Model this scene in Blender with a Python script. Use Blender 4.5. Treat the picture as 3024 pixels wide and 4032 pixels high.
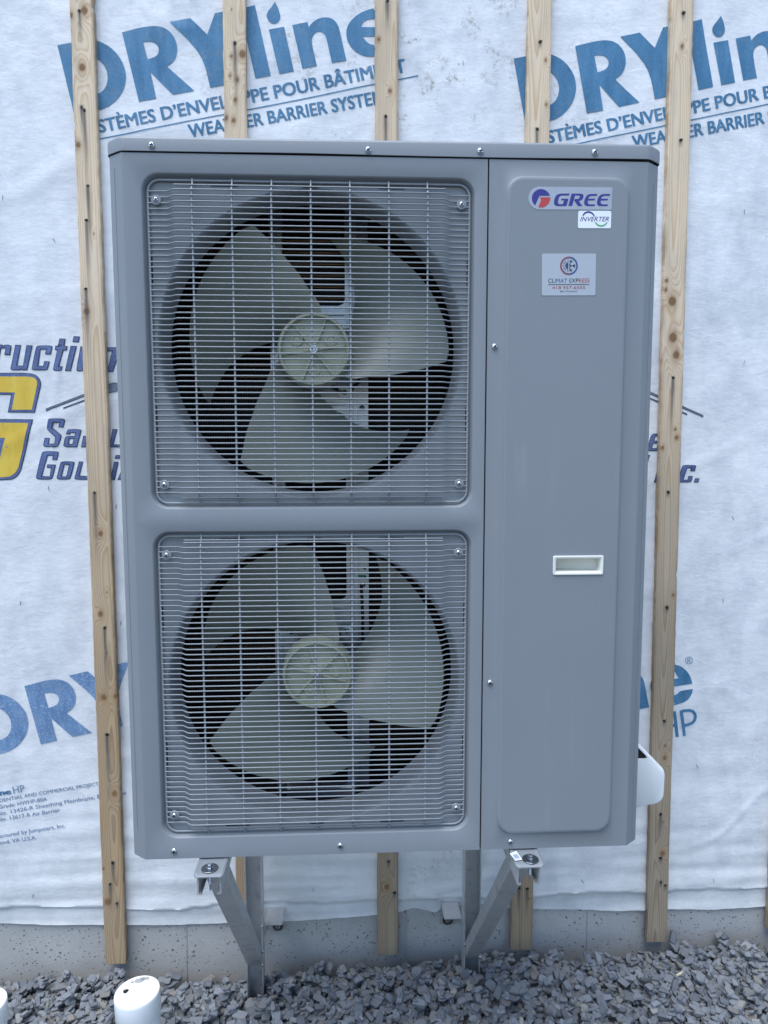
import bpy, bmesh, math, random
import numpy as np
from mathutils import Vector, Matrix, noise

scene = bpy.context.scene
for _o in list(bpy.data.objects):
    bpy.data.objects.remove(_o, do_unlink=True)
COL = scene.collection

# ------------------------------------------------------------------ camera
cam_d = bpy.data.cameras.new('camera')
cam = bpy.data.objects.new('camera', cam_d)
COL.objects.link(cam)
cam_d.sensor_fit = 'HORIZONTAL'
cam_d.sensor_width = 36.0
cam_d.lens = 33.333
cam_d.clip_start = 0.05
cam_d.clip_end = 300.0
cam.matrix_world = (Matrix.Translation((0.0634, -1.2695, 1.5332)) @ Matrix.Rotation(-0.0494, 4, 'Z')
                    @ Matrix.Rotation(math.pi / 2 - 0.0947, 4, 'X') @ Matrix.Rotation(-0.001, 4, 'Z'))
scene.camera = cam

# ------------------------------------------------------------------ sky, sun, exposure
SUN_EL, SUN_AZ = math.radians(69), math.radians(218)      # bright side of the sky behind the viewer
world = bpy.data.worlds.new('World')
scene.world = world
world.use_nodes = True
wt = world.node_tree
wt.nodes.clear()
sky = wt.nodes.new('ShaderNodeTexSky')
sky.sky_type = 'NISHITA'
sky.sun_disc = False
sky.sun_elevation = SUN_EL
sky.sun_rotation = SUN_AZ
sky.air_density = 1.0
sky.ozone_density = 2.0
sky.dust_density = 0.5
bg = wt.nodes.new('ShaderNodeBackground')
bg.inputs['Strength'].default_value = 0.12
wo = wt.nodes.new('ShaderNodeOutputWorld')
wt.links.new(sky.outputs[0], bg.inputs[0])
wt.links.new(bg.outputs[0], wo.inputs[0])
sun_d = bpy.data.lights.new('sun', 'SUN')
sun_d.energy = 2.0
sun_d.angle = math.radians(50)
sun_d.color = (0.93, 0.96, 1.0)
sun = bpy.data.objects.new('sun', sun_d)
COL.objects.link(sun)
sun.rotation_euler = (math.pi / 2 - SUN_EL, 0, math.pi - SUN_AZ)
scene.view_settings.view_transform = 'Standard'
scene.view_settings.look = 'None'
scene.view_settings.exposure = 1.14
scene.view_settings.gamma = 1.0
scene.view_settings.use_curve_mapping = False
scene.render.engine = 'CYCLES'
scene.cycles.max_bounces = 8

# ------------------------------------------------------------------ object helpers
def tag(o, label, cat, group=None):
    o['label'] = label
    o['category'] = cat
    if group:
        o['group'] = group
    return o

def thing(name, label, cat, loc, group=None):
    o = bpy.data.objects.new(name, None)
    o.empty_display_size = 0.1
    COL.objects.link(o)
    o.location = loc
    o.matrix_world = Matrix.Translation(loc)
    return tag(o, label, cat, group)

def put(o, parent):
    """parent keeping the mesh where it stands"""
    if parent is not None:
        o.parent = parent
        o.matrix_parent_inverse = wm(parent).inverted()
    return o

def wm(o):
    m = o.matrix_basis.copy()
    while o.parent is not None:
        m = o.parent.matrix_basis @ o.matrix_parent_inverse @ m
        o = o.parent
    return m

def finish(me, mat, smooth=None):
    if mat is not None:
        me.materials.append(mat)
    if smooth is not None:
        me.polygons.foreach_set('use_smooth', [True] * len(me.polygons))
        me.set_sharp_from_angle(angle=math.radians(smooth))
    return me

def obj(name, bm, mat, parent=None, smooth=35, recalc=True, loc=None):
    if recalc:
        bmesh.ops.recalc_face_normals(bm, faces=bm.faces)
    me = bpy.data.meshes.new(name)
    bm.to_mesh(me)
    bm.free()
    finish(me, mat, smooth)
    return inst(name, me, parent, loc)

def inst(name, me, parent=None, loc=None):
    o = bpy.data.objects.new(name, me)
    COL.objects.link(o)
    if loc is not None:
        o.location = loc
    return put(o, parent)

def box(bm, x0, x1, y0, y1, z0, z1, bev=0.0, seg=2):
    r = bmesh.ops.create_cube(bm, size=1.0)
    vs = r['verts']
    for v in vs:
        v.co = Vector(((x0 + x1) / 2 + v.co.x * (x1 - x0), (y0 + y1) / 2 + v.co.y * (y1 - y0), (z0 + z1) / 2 + v.co.z * (z1 - z0)))
    if bev > 0:
        es = list({e for v in vs for e in v.link_edges})
        bmesh.ops.bevel(bm, geom=es, offset=bev, segments=seg, profile=0.5, affect='EDGES')

def rings(bm, loops, close=True, caps=(False, False)):
    """skin a list of equally long point loops"""
    vl = [[bm.verts.new(p) for p in lp] for lp in loops]
    n = len(vl[0])
    for a, b in zip(vl, vl[1:]):
        for i in range(n if close else n - 1):
            j = (i + 1) % n
            bm.faces.new((a[i], a[j], b[j], b[i]))
    if caps[0]:
        bm.faces.new(vl[0])
    if caps[1]:
        bm.faces.new(vl[-1][::-1])
    return vl

def tube(bm, pts, r, sides=6, closed=False, caps=True):
    pts = [Vector(p) for p in pts]
    n = len(pts)
    loops = []
    for i, p in enumerate(pts):
        if closed:
            d = pts[(i + 1) % n] - pts[i - 1]
        else:
            d = pts[min(i + 1, n - 1)] - pts[max(i - 1, 0)]
        d.normalize()
        up = Vector((0, 1, 0)) if abs(d.y) < 0.9 else Vector((1, 0, 0))
        a = d.cross(up).normalized()
        b = d.cross(a).normalized()
        loops.append([p + a * (r * math.cos(t)) + b * (r * math.sin(t)) for t in (2 * math.pi * k / sides for k in range(sides))])
    if closed:
        loops.append(loops[0])
        rings(bm, loops)
        bmesh.ops.remove_doubles(bm, verts=bm.verts, dist=1e-6)
    else:
        rings(bm, loops, caps=(caps, caps))

def lathe(bm, prof, n=32, axis='y', c=(0, 0, 0), caps=(False, False)):
    """prof: (radius, height) pairs; turned round axis through c"""
    loops = []
    for r, h in prof:
        lp = []
        for k in range(n):
            t = 2 * math.pi * k / n
            u, v = r * math.cos(t), r * math.sin(t)
            p = (u, h, v) if axis == 'y' else (u, v, h) if axis == 'z' else (h, u, v)
            lp.append((c[0] + p[0], c[1] + p[1], c[2] + p[2]))
        loops.append(lp)
    rings(bm, loops, caps=caps)

def prism(bm, poly, y0, y1):
    """x,z polygon given thickness along y"""
    a = [bm.verts.new((x, y0, z)) for x, z in poly]
    b = [bm.verts.new((x, y1, z)) for x, z in poly]
    bm.faces.new(a)
    bm.faces.new(b[::-1])
    n = len(a)
    for i in range(n):
        j = (i + 1) % n
        bm.faces.new((a[i], b[i], b[j], a[j]))

# ------------------------------------------------------------------ node helpers
class NT:
    def __init__(self, name):
        self.m = bpy.data.materials.new(name)
        self.m.use_nodes = True
        self.t = self.m.node_tree
        self.t.nodes.clear()
        self.out = self.n('ShaderNodeOutputMaterial')
        self.p = self.n('ShaderNodeBsdfPrincipled')
        self.l(self.p.outputs[0], self.out.inputs[0])
    def n(self, typ, **kw):
        x = self.t.nodes.new(typ)
        for k, v in kw.items():
            setattr(x, k, v)
        return x
    def l(self, a, b):
        self.t.links.new(a, b)
    def val(self, sock, v):
        if hasattr(v, 'node'):
            self.l(v, sock)
        else:
            sock.default_value = v
    def coord(self, scale=(1, 1, 1), loc=(0, 0, 0), rot=(0, 0, 0), kind='Object'):
        if kind == 'Position':
            src = self.n('ShaderNodeNewGeometry').outputs['Position']
        else:
            src = self.n('ShaderNodeTexCoord').outputs[kind]
        mp = self.n('ShaderNodeMapping')
        mp.inputs['Scale'].default_value = scale
        mp.inputs['Location'].default_value = loc
        mp.inputs['Rotation'].default_value = rot
        self.l(src, mp.inputs[0])
        return mp.outputs[0]
    def noise(self, co, scale, detail=4.0, rough=0.55, dist=0.0):
        x = self.n('ShaderNodeTexNoise')
        self.l(co, x.inputs['Vector'])
        x.inputs['Scale'].default_value = scale
        x.inputs['Detail'].default_value = detail
        x.inputs['Roughness'].default_value = rough
        x.inputs['Distortion'].default_value = dist
        return x.outputs['Fac']
    def vor(self, co, scale, feature='F1', rnd=1.0, out='Distance'):
        x = self.n('ShaderNodeTexVoronoi', feature=feature)
        self.l(co, x.inputs['Vector'])
        x.inputs['Scale'].default_value = scale
        x.inputs['Randomness'].default_value = rnd
        return x.outputs[out]
    def ramp(self, fac, stops, interp='LINEAR'):
        x = self.n('ShaderNodeValToRGB')
        x.color_ramp.interpolation = interp
        el = x.color_ramp.elements
        while len(el) > 1:
            el.remove(el[-1])
        for i, (pos, c) in enumerate(stops):
            e = el[0] if i == 0 else el.new(pos)
            e.position = pos
            e.color = (c, c, c, 1) if not hasattr(c, '__len__') else (*c, 1)
        self.l(fac, x.inputs[0])
        return x.outputs[0]
    def math(self, op, a, b=0.0, c=0.0, clamp=False):
        x = self.n('ShaderNodeMath', operation=op, use_clamp=clamp)
        for s, v in zip(x.inputs, (a, b, c)):
            self.val(s, v)
        return x.outputs[0]
    def mix(self, fac, a, b, mode='MIX'):
        x = self.n('ShaderNodeMix', data_type='RGBA', blend_type=mode)
        self.val(x.inputs[0], fac)
        for s, v in ((x.inputs[6], a), (x.inputs[7], b)):
            if hasattr(v, 'node'):
                self.l(v, s)
            else:
                s.default_value = (*v, 1)
        return x.outputs[2]
    def bump(self, h, strength=0.3, dist=0.002, normal=None):
        x = self.n('ShaderNodeBump')
        x.inputs['Strength'].default_value = strength
        x.inputs['Distance'].default_value = dist
        self.l(h, x.inputs['Height'])
        if normal is not None:
            self.l(normal, x.inputs['Normal'])
        return x.outputs[0]
    def attr(self, name):
        return self.n('ShaderNodeAttribute', attribute_name=name)
    def set(self, color=None, rough=None, metal=None, normal=None, spec=None):
        if color is not None:
            if hasattr(color, 'node'):
                self.l(color, self.p.inputs['Base Color'])
            else:
                self.p.inputs['Base Color'].default_value = (*color, 1)
        for k, v in (('Roughness', rough), ('Metallic', metal), ('Specular IOR Level', spec)):
            if v is not None:
                self.val(self.p.inputs[k], v)
        if normal is not None:
            self.l(normal, self.p.inputs['Normal'])
        return self.m

def simple(name, col, rough=0.5, metal=0.0, spec=0.5, var=0.0, vscale=40, bump=0.0, bscale=600):
    k = NT(name)
    c = col
    co = k.coord()
    if var > 0:
        f = k.noise(co, vscale, 5)
        c = k.mix(f, tuple(v * (1 - var) for v in col), tuple(min(1, v * (1 + var)) for v in col))
    nrm = k.bump(k.noise(co, bscale, 2), bump, 0.0006) if bump > 0 else None
    return k.set(c, rough, metal, nrm, spec)

# ------------------------------------------------------------------ materials
M = {}
def _paint(name, col, rough):
    k = NT(name)
    co = k.coord()
    f = k.noise(co, 3.0, 4)
    c = k.mix(f, tuple(v * 0.94 for v in col), tuple(v * 1.05 for v in col))
    r = k.math('ADD', k.math('MULTIPLY', k.noise(co, 7, 5), 0.12), rough - 0.06)
    dust = k.ramp(k.noise(co, 420, 2), [(0.66, 0.0), (0.74, 1.0)])
    c = k.mix(k.math('MULTIPLY', dust, 0.10), c, (0.55, 0.55, 0.52))
    drip = k.ramp(k.noise(k.coord(scale=(38, 38, 1.6)), 1, 3, 0.6), [(0.55, 0.0), (0.70, 1.0)])
    smear = k.ramp(k.noise(k.coord(loc=(4, 2, 9)), 5.5, 5, 0.65), [(0.50, 0.0), (0.68, 1.0)])
    c = k.mix(k.math('MULTIPLY', k.math('MULTIPLY', drip, smear), 0.16), c, (0.42, 0.41, 0.39))
    r = k.math('ADD', r, k.math('MULTIPLY', smear, 0.08))
    wav = k.bump(k.noise(co, 4.5, 2), 0.12, 0.006)
    return k.set(c, r, 0.0, k.bump(k.noise(co, 750, 2), 0.22, 0.0006, wav), 0.45)
M['paint'] = _paint('grey_paint', (0.213, 0.230, 0.246), 0.44)
M['wire'] = simple('grey_coated_wire', (0.225, 0.245, 0.265), 0.26, var=0.06, vscale=90, bump=0.05, bscale=300)
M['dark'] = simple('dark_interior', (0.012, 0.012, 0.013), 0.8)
M['seam'] = simple('seam_shadow_gap', (0.01, 0.01, 0.012), 0.9)
M['coil'] = simple('black_coil_fins', (0.010, 0.010, 0.011), 0.6, spec=0.2)
M['copper'] = simple('dull_copper_tube', (0.30, 0.17, 0.08), 0.45, 0.9, var=0.35, vscale=60)
M['galv'] = simple('galvanised_steel', (0.50, 0.53, 0.55), 0.42, 0.75, var=0.2, vscale=70)
M['alu'] = None
M['white_plastic'] = simple('white_plastic', (0.76, 0.77, 0.75), 0.38, var=0.03, vscale=20, bump=0.04)
M['cream_plastic'] = simple('cream_plastic', (0.74, 0.73, 0.66), 0.42, var=0.03, vscale=30)
M['black_rubber'] = simple('black_rubber', (0.02, 0.02, 0.02), 0.6)
M['green_plastic'] = simple('green_plastic', (0.03, 0.22, 0.13), 0.5)
M['steel'] = simple('zinc_steel', (0.62, 0.64, 0.66), 0.24, 1.0, var=0.12, vscale=300)
M['dark_steel'] = simple('dark_washer_steel', (0.22, 0.24, 0.25), 0.3, 1.0, var=0.25, vscale=200)
k = NT('fan_plastic')
co = k.coord()
c = k.mix(k.noise(co, 12, 6, 0.65), (0.165, 0.182, 0.145), (0.27, 0.29, 0.245))
streak = k.noise(k.coord(scale=(3, 1, 26)), 5, 4)
c = k.mix(k.math('MULTIPLY', streak, 0.35), c, (0.32, 0.34, 0.30))
k.set(c, 0.34)
tr = k.n('ShaderNodeBsdfTranslucent')
k.l(c, tr.inputs[0])
mx = k.n('ShaderNodeMixShader')
mx.inputs[0].default_value = 0.12
k.l(k.p.outputs[0], mx.inputs[1])
k.l(tr.outputs[0], mx.inputs[2])
k.l(mx.outputs[0], k.out.inputs[0])
M['fan'] = k.m
M['hub'] = simple('cream_hub_plastic', (0.31, 0.325, 0.235), 0.35, var=0.15, vscale=60)

k = NT('mill_aluminium')
co = k.coord()
lines = k.noise(k.coord(scale=(220, 220, 4)), 1, 3)
blot = k.noise(co, 26, 5, 0.6)
c = k.mix(blot, (0.46, 0.47, 0.475), (0.66, 0.665, 0.67))
dirt = k.ramp(k.noise(k.coord(loc=(3, 1, 2)), 34, 4, 0.6), [(0.56, 0.0), (0.66, 1.0)])
c = k.mix(k.math('MULTIPLY', dirt, 0.35), c, (0.20, 0.20, 0.20))
M['alu'] = k.set(c, k.math('ADD', k.math('MULTIPLY', lines, 0.22), 0.32), 0.72, k.bump(lines, 0.06, 0.0005))

k = NT('pvc_plastic')
co = k.coord()
c = k.mix(k.noise(co, 14, 5), (0.72, 0.74, 0.74), (0.83, 0.84, 0.84))
scuff = k.ramp(k.noise(k.coord(loc=(5, 2, 8)), 70, 5, 0.7), [(0.60, 0.0), (0.70, 1.0)])
c = k.mix(k.math('MULTIPLY', scuff, 0.22), c, (0.45, 0.44, 0.42))
M['pvc'] = k.set(c, 0.36, 0.0, k.bump(k.noise(co, 260, 3), 0.06, 0.001))
M['dry_mud'] = simple('dried_cement', (0.34, 0.34, 0.33), 0.9, var=0.2, vscale=150, bump=0.4, bscale=400)

# house wrap: white non-woven sheet with damp, dust and mould speckle
k = NT('white_house_wrap')
co = k.coord(kind='Position')
big = k.noise(co, 2.3, 5, 0.6)
mid = k.noise(k.coord(kind='Position', scale=(1.0, 1.0, 0.7)), 14, 6, 0.65)
c = k.mix(k.ramp(mid, [(0.30, 0.0), (0.62, 1.0)]), (0.56, 0.575, 0.60), (0.76, 0.765, 0.77))
c = k.mix(k.math('MULTIPLY', k.ramp(big, [(0.38, 0.0), (0.66, 1.0)]), 0.55), c, (0.80, 0.80, 0.80))
fib = k.noise(k.coord(kind='Position', scale=(260, 260, 90), rot=(0, 0.3, 0)), 1, 3, 0.6)
c = k.mix(k.math('MULTIPLY', k.ramp(fib, [(0.35, 0.0), (0.75, 1.0)]), 0.16), c, (0.50, 0.52, 0.55))
sep = k.n('ShaderNodeSeparateXYZ')
k.l(k.coord(kind='Position'), sep.inputs[0])
# mould and mud speckle, thickest in the upper middle of the wall and in some patches lower down
up = k.ramp(k.math('ADD', k.math('MULTIPLY', sep.outputs[2], 0.30), k.math('MULTIPLY', k.noise(co, 2.6, 3), 0.5)), [(0.80, 0.0), (1.06, 1.0)])
xm = k.ramp(k.math('ABSOLUTE', k.math('SUBTRACT', sep.outputs[0], 0.18)), [(0.05, 1.0), (0.62, 0.12)])
where = k.math('MULTIPLY', up, xm)
patch = k.ramp(k.noise(k.coord(kind='Position', loc=(7, 3, 1)), 3.1, 3), [(0.60, 0.0), (0.70, 0.6)])
where = k.math('MAXIMUM', where, patch)
sp = k.math('MULTIPLY', k.ramp(k.noise(co, 15, 3, 0.5), [(0.50, 0.0), (0.62, 1.0)]), k.ramp(k.noise(co, 85, 5, 0.7), [(0.50, 0.0), (0.62, 1.0)]))
c = k.mix(k.math('MULTIPLY', k.math('MULTIPLY', sp, where), 0.80), c, (0.27, 0.245, 0.19))
low = k.ramp(k.math('ADD', sep.outputs[2], k.math('MULTIPLY', k.noise(co, 9, 4), 0.22)), [(0.24, 1.0), (0.60, 0.0)])
c = k.mix(k.math('MULTIPLY', low, 0.42), c, (0.50, 0.49, 0.45))
fold = k.noise(k.coord(kind='Position', scale=(1, 1, 1.8), rot=(0, 0.35, 0)), 26, 5, 0.6)
ridge = k.ramp(k.math('ABSOLUTE', k.math('SUBTRACT', k.noise(k.coord(kind='Position', scale=(1, 1, 1.5), rot=(0, -0.5, 0)), 5.5, 3, 0.5), 0.5)), [(0.0, 1.0), (0.022, 0.0)])
ridge2 = k.ramp(k.math('ABSOLUTE', k.math('SUBTRACT', k.noise(k.coord(kind='Position', scale=(0.7, 1, 2.2), rot=(0, 0.25, 0), loc=(3, 0, 1)), 9, 2, 0.5), 0.48)), [(0.0, 1.0), (0.018, 0.0)])
gate = k.ramp(k.noise(k.coord(kind='Position', loc=(1, 6, 2)), 3.3, 3), [(0.42, 0.0), (0.62, 1.0)])
rid = k.math('MULTIPLY', k.math('ADD', ridge, k.math('MULTIPLY', ridge2, 0.7)), gate)
n1 = k.bump(k.math('ADD', fold, k.math('MULTIPLY', rid, 0.13)), 0.34, 0.005)
M['wrap'] = k.set(c, 0.62, 0.0, k.bump(fib, 0.10, 0.0008, n1), 0.35)
WRAP_CO = co

def ink(name, c0, c1, wear=0.30, scale=30):
    k = NT(name)
    co = k.coord(kind='Position')
    st = k.noise(k.coord(kind='Position', scale=(1, 1, 0.22)), scale, 4, 0.6)
    c = k.mix(k.ramp(st, [(0.35, 0.0), (0.68, 1.0)]), c0, c1)
    w = k.ramp(k.noise(co, 190, 4, 0.7), [(0.52, 0.0), (0.70, 1.0)])
    c = k.mix(k.math('MULTIPLY', w, wear), c, (0.55, 0.60, 0.68))
    sp = k.math('MULTIPLY', k.ramp(k.noise(co, 15, 3, 0.5), [(0.50, 0.0), (0.62, 1.0)]), k.ramp(k.noise(co, 85, 5, 0.7), [(0.50, 0.0), (0.62, 1.0)]))
    c = k.mix(k.math('MULTIPLY', sp, 0.30), c, (0.22, 0.22, 0.20))
    return k.set(c, 0.5, 0.0, k.bump(k.noise(co, 300, 3), 0.15, 0.0008), 0.4)
M['ink_blue'] = ink('blue_print', (0.036, 0.145, 0.265), (0.075, 0.215, 0.36), 0.12)
M['ink_worn'] = ink('worn_blue_print', (0.105, 0.20, 0.36), (0.17, 0.29, 0.46), 0.62, 60)
M['ink_slate'] = ink('slate_blue_small_print', (0.14, 0.21, 0.33), (0.19, 0.27, 0.40), 0.35)
M['ink_navy'] = ink('navy_outline_print', (0.025, 0.035, 0.075), (0.045, 0.06, 0.11), 0.15)
M['ink_mid'] = ink('blue_logo_fill', (0.07, 0.105, 0.245), (0.115, 0.165, 0.35), 0.20)
M['ink_yellow'] = ink('yellow_logo_fill', (0.66, 0.44, 0.045), (0.74, 0.53, 0.075), 0.06)
M['ink_roof'] = ink('grey_blue_roofline_print', (0.10, 0.125, 0.175), (0.20, 0.23, 0.28), 0.2)

k = NT('pine_wood')
a_ring, a_knot, a_stain, a_age = k.attr('ring').outputs['Fac'], k.attr('knot').outputs['Fac'], k.attr('stain').outputs['Fac'], k.attr('age').outputs['Fac']
co = k.coord(kind='Position')
fine = k.noise(k.coord(kind='Position', scale=(420, 420, 9)), 1, 4, 0.6)
fr = k.math('FRACT', k.math('ADD', a_ring, k.math('MULTIPLY', fine, 0.18)))
late = k.ramp(fr, [(0.0, 0.0), (0.45, 0.12), (0.80, 0.85), (0.93, 1.0), (0.99, 0.0)])
young = k.mix(late, (0.82, 0.665, 0.485), (0.67, 0.475, 0.29))
old = k.mix(late, (0.46, 0.315, 0.175), (0.30, 0.19, 0.095))
old = k.mix(k.attr('grey').outputs['Fac'], old, k.mix(late, (0.33, 0.27, 0.20), (0.21, 0.165, 0.12)))
c = k.mix(a_age, young, old)
mott = k.noise(k.coord(kind='Position', scale=(30, 30, 6)), 1, 5, 0.6)
c = k.mix(k.math('MULTIPLY', k.ramp(mott, [(0.42, 0.0), (0.72, 1.0)]), 0.35), c, (0.36, 0.31, 0.25))
c = k.mix(k.math('MULTIPLY', fine, 0.16), c, (0.30, 0.22, 0.13))
kn = k.mix(k.noise(co, 260, 4), (0.13, 0.065, 0.028), (0.27, 0.15, 0.07))
c = k.mix(k.math('MULTIPLY', k.attr('halo').outputs['Fac'], 0.55), c, (0.36, 0.22, 0.115))
edge_n = k.math('MULTIPLY', k.attr('edge').outputs['Fac'], k.ramp(k.noise(k.coord(kind='Position', scale=(8, 8, 5), loc=(2, 2, 2)), 1, 5, 0.65), [(0.44, 0.0), (0.62, 1.0)]))
c = k.mix(k.math('MULTIPLY', edge_n, 0.65), c, (0.22, 0.145, 0.085))
c = k.mix(k.math('MULTIPLY', a_knot, 0.92), c, kn)
c = k.mix(k.math('MULTIPLY', a_stain, 0.92), c, (0.075, 0.075, 0.077))
M['wood'] = k.set(c, 0.72, 0.0, k.bump(k.math('ADD', late, fine), 0.22, 0.0008), 0.25)
M['nail_hole'] = simple('rusty_nail_hole', (0.012, 0.010, 0.009), 0.8)

k = NT('bare_concrete')
co = k.coord(kind='Position')
c = k.mix(k.noise(co, 5, 6, 0.6), (0.38, 0.372, 0.355), (0.50, 0.49, 0.468))
c = k.mix(k.math('MULTIPLY', k.noise(k.coord(kind='Position', scale=(1, 1, 0.18)), 20, 5, 0.6), 0.4), c, (0.32, 0.312, 0.30))
c = k.mix(k.math('MULTIPLY', k.ramp(k.noise(co, 160, 3), [(0.5, 0.0), (0.7, 1.0)]), 0.3), c, (0.54, 0.53, 0.51))
wob = k.n('ShaderNodeVectorMath', operation='ADD')
k.l(co, wob.inputs[0])
nz = k.n('ShaderNodeTexNoise')
nz.inputs['Scale'].default_value = 60
k.l(co, nz.inputs['Vector'])
sc = k.n('ShaderNodeVectorMath', operation='SCALE')
sc.inputs['Scale'].default_value = 0.012
k.l(nz.outputs['Color'], sc.inputs[0])
k.l(sc.outputs[0], wob.inputs[1])
pit = k.ramp(k.vor(wob.outputs[0], 88), [(0.12, 1.0), (0.20, 0.0)])
pit = k.math('MULTIPLY', pit, k.ramp(k.noise(co, 11, 3), [(0.40, 0.0), (0.50, 1.0)]))
pit2 = k.ramp(k.vor(wob.outputs[0], 40), [(0.10, 1.0), (0.15, 0.0)])
pit2 = k.math('MULTIPLY', pit2, k.ramp(k.noise(k.coord(kind='Position', loc=(2, 9, 4)), 7, 2), [(0.44, 0.0), (0.5, 1.0)]))
pits = k.math('MAXIMUM', pit, pit2)
sepc = k.n('ShaderNodeSeparateXYZ')
k.l(co, sepc.inputs[0])
damp = k.ramp(k.noise(k.coord(kind='Position', scale=(1, 1, 0.5), loc=(8, 1, 3)), 6.5, 5, 0.65), [(0.46, 0.0), (0.68, 1.0)])
c = k.mix(k.math('MULTIPLY', damp, 0.2), c, (0.245, 0.235, 0.22))
tide = k.ramp(k.math('ADD', sepc.outputs[2], k.math('MULTIPLY', k.noise(co, 14, 4), 0.05)), [(0.075, 1.0), (0.15, 0.0)])
c = k.mix(k.math('MULTIPLY', tide, 0.3), c, (0.42, 0.38, 0.30))
c = k.mix(k.math('MULTIPLY', pits, 0.7), c, (0.10, 0.10, 0.10))
h = k.math('SUBTRACT', k.math('MULTIPLY', k.noise(co, 220, 4), 0.25), pits)
M['concrete'] = k.set(c, 0.85, 0.0, k.bump(h, 0.7, 0.004), 0.25)

def stone_mat(name, base):
    k = NT(name)
    oi = k.n('ShaderNodeObjectInfo')
    rnd = k.math('FRACT', k.math('ADD', k.attr('rnd').outputs['Fac'], oi.outputs['Random']))
    c = k.ramp(rnd, base)
    co = k.coord(kind='Position')
    c = k.mix(k.math('MULTIPLY', k.noise(co, 55, 5, 0.65), 0.35), c, (0.27, 0.28, 0.292))
    c = k.mix(k.math('MULTIPLY', k.ramp(k.noise(co, 26, 3), [(0.55, 0.0), (0.72, 1.0)]), 0.4), c, (0.075, 0.08, 0.09))
    bv = k.n('ShaderNodeBevel', samples=3)
    bv.inputs['Radius'].default_value = 0.0024
    lay = k.noise(k.coord(scale=(40, 40, 260)), 1, 4, 0.6)
    hh = k.math('ADD', k.noise(co, 170, 5, 0.65), k.math('MULTIPLY', lay, 0.5))
    return k.set(c, 0.72, 0.0, k.bump(hh, 0.45, 0.0016, bv.outputs[0]), 0.35)
M['stone'] = stone_mat('slate_stone', [(0.0, (0.075, 0.084, 0.095)), (0.22, (0.135, 0.146, 0.160)), (0.55, (0.205, 0.217, 0.232)), (0.78, (0.125, 0.135, 0.149)), (0.86, (0.20, 0.18, 0.145)), (0.90, (0.13, 0.125, 0.118)), (0.97, (0.22, 0.23, 0.243)), (1.0, (0.29, 0.26, 0.21))])
k = NT('gravel_ground')
co = k.coord(kind='Position')
cell = k.n('ShaderNodeTexVoronoi')
cell.inputs['Scale'].default_value = 34
k.l(co, cell.inputs['Vector'])
c = k.mix(k.noise(co, 30, 5), (0.045, 0.048, 0.052), (0.125, 0.132, 0.142))
M['ground'] = k.set(c, 0.85, 0.0, k.bump(cell.outputs['Distance'], 0.9, 0.02))
M['label_silver'] = simple('silver_label', (0.37, 0.39, 0.43), 0.38, 0.15, var=0.12, vscale=90)
M['label_white'] = simple('white_label', (0.80, 0.82, 0.82), 0.35)
M['label_pale'] = simple('pale_grey_label', (0.41, 0.435, 0.47), 0.40, 0.1, var=0.06, vscale=300)
M['p_blue'] = simple('label_blue_print', (0.030, 0.028, 0.21), 0.4)
M['p_red'] = simple('label_red_print', (0.48, 0.045, 0.05), 0.4)
M['p_green'] = simple('label_green_print', (0.05, 0.33, 0.12), 0.4)
M['p_black'] = simple('label_black_print', (0.02, 0.025, 0.035), 0.4)
M['p_dred'] = simple('sticker_red_print', (0.34, 0.06, 0.06), 0.45)
M['p_dblue'] = simple('sticker_blue_print', (0.05, 0.10, 0.27), 0.45)
M['p_navy'] = simple('sticker_navy_print', (0.03, 0.055, 0.13), 0.45)
M['p_grey'] = simple('label_grey_print', (0.30, 0.36, 0.47), 0.45)
M['splinter'] = simple('pale_wood_splinter', (0.66, 0.55, 0.36), 0.7, var=0.2, vscale=90)
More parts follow.
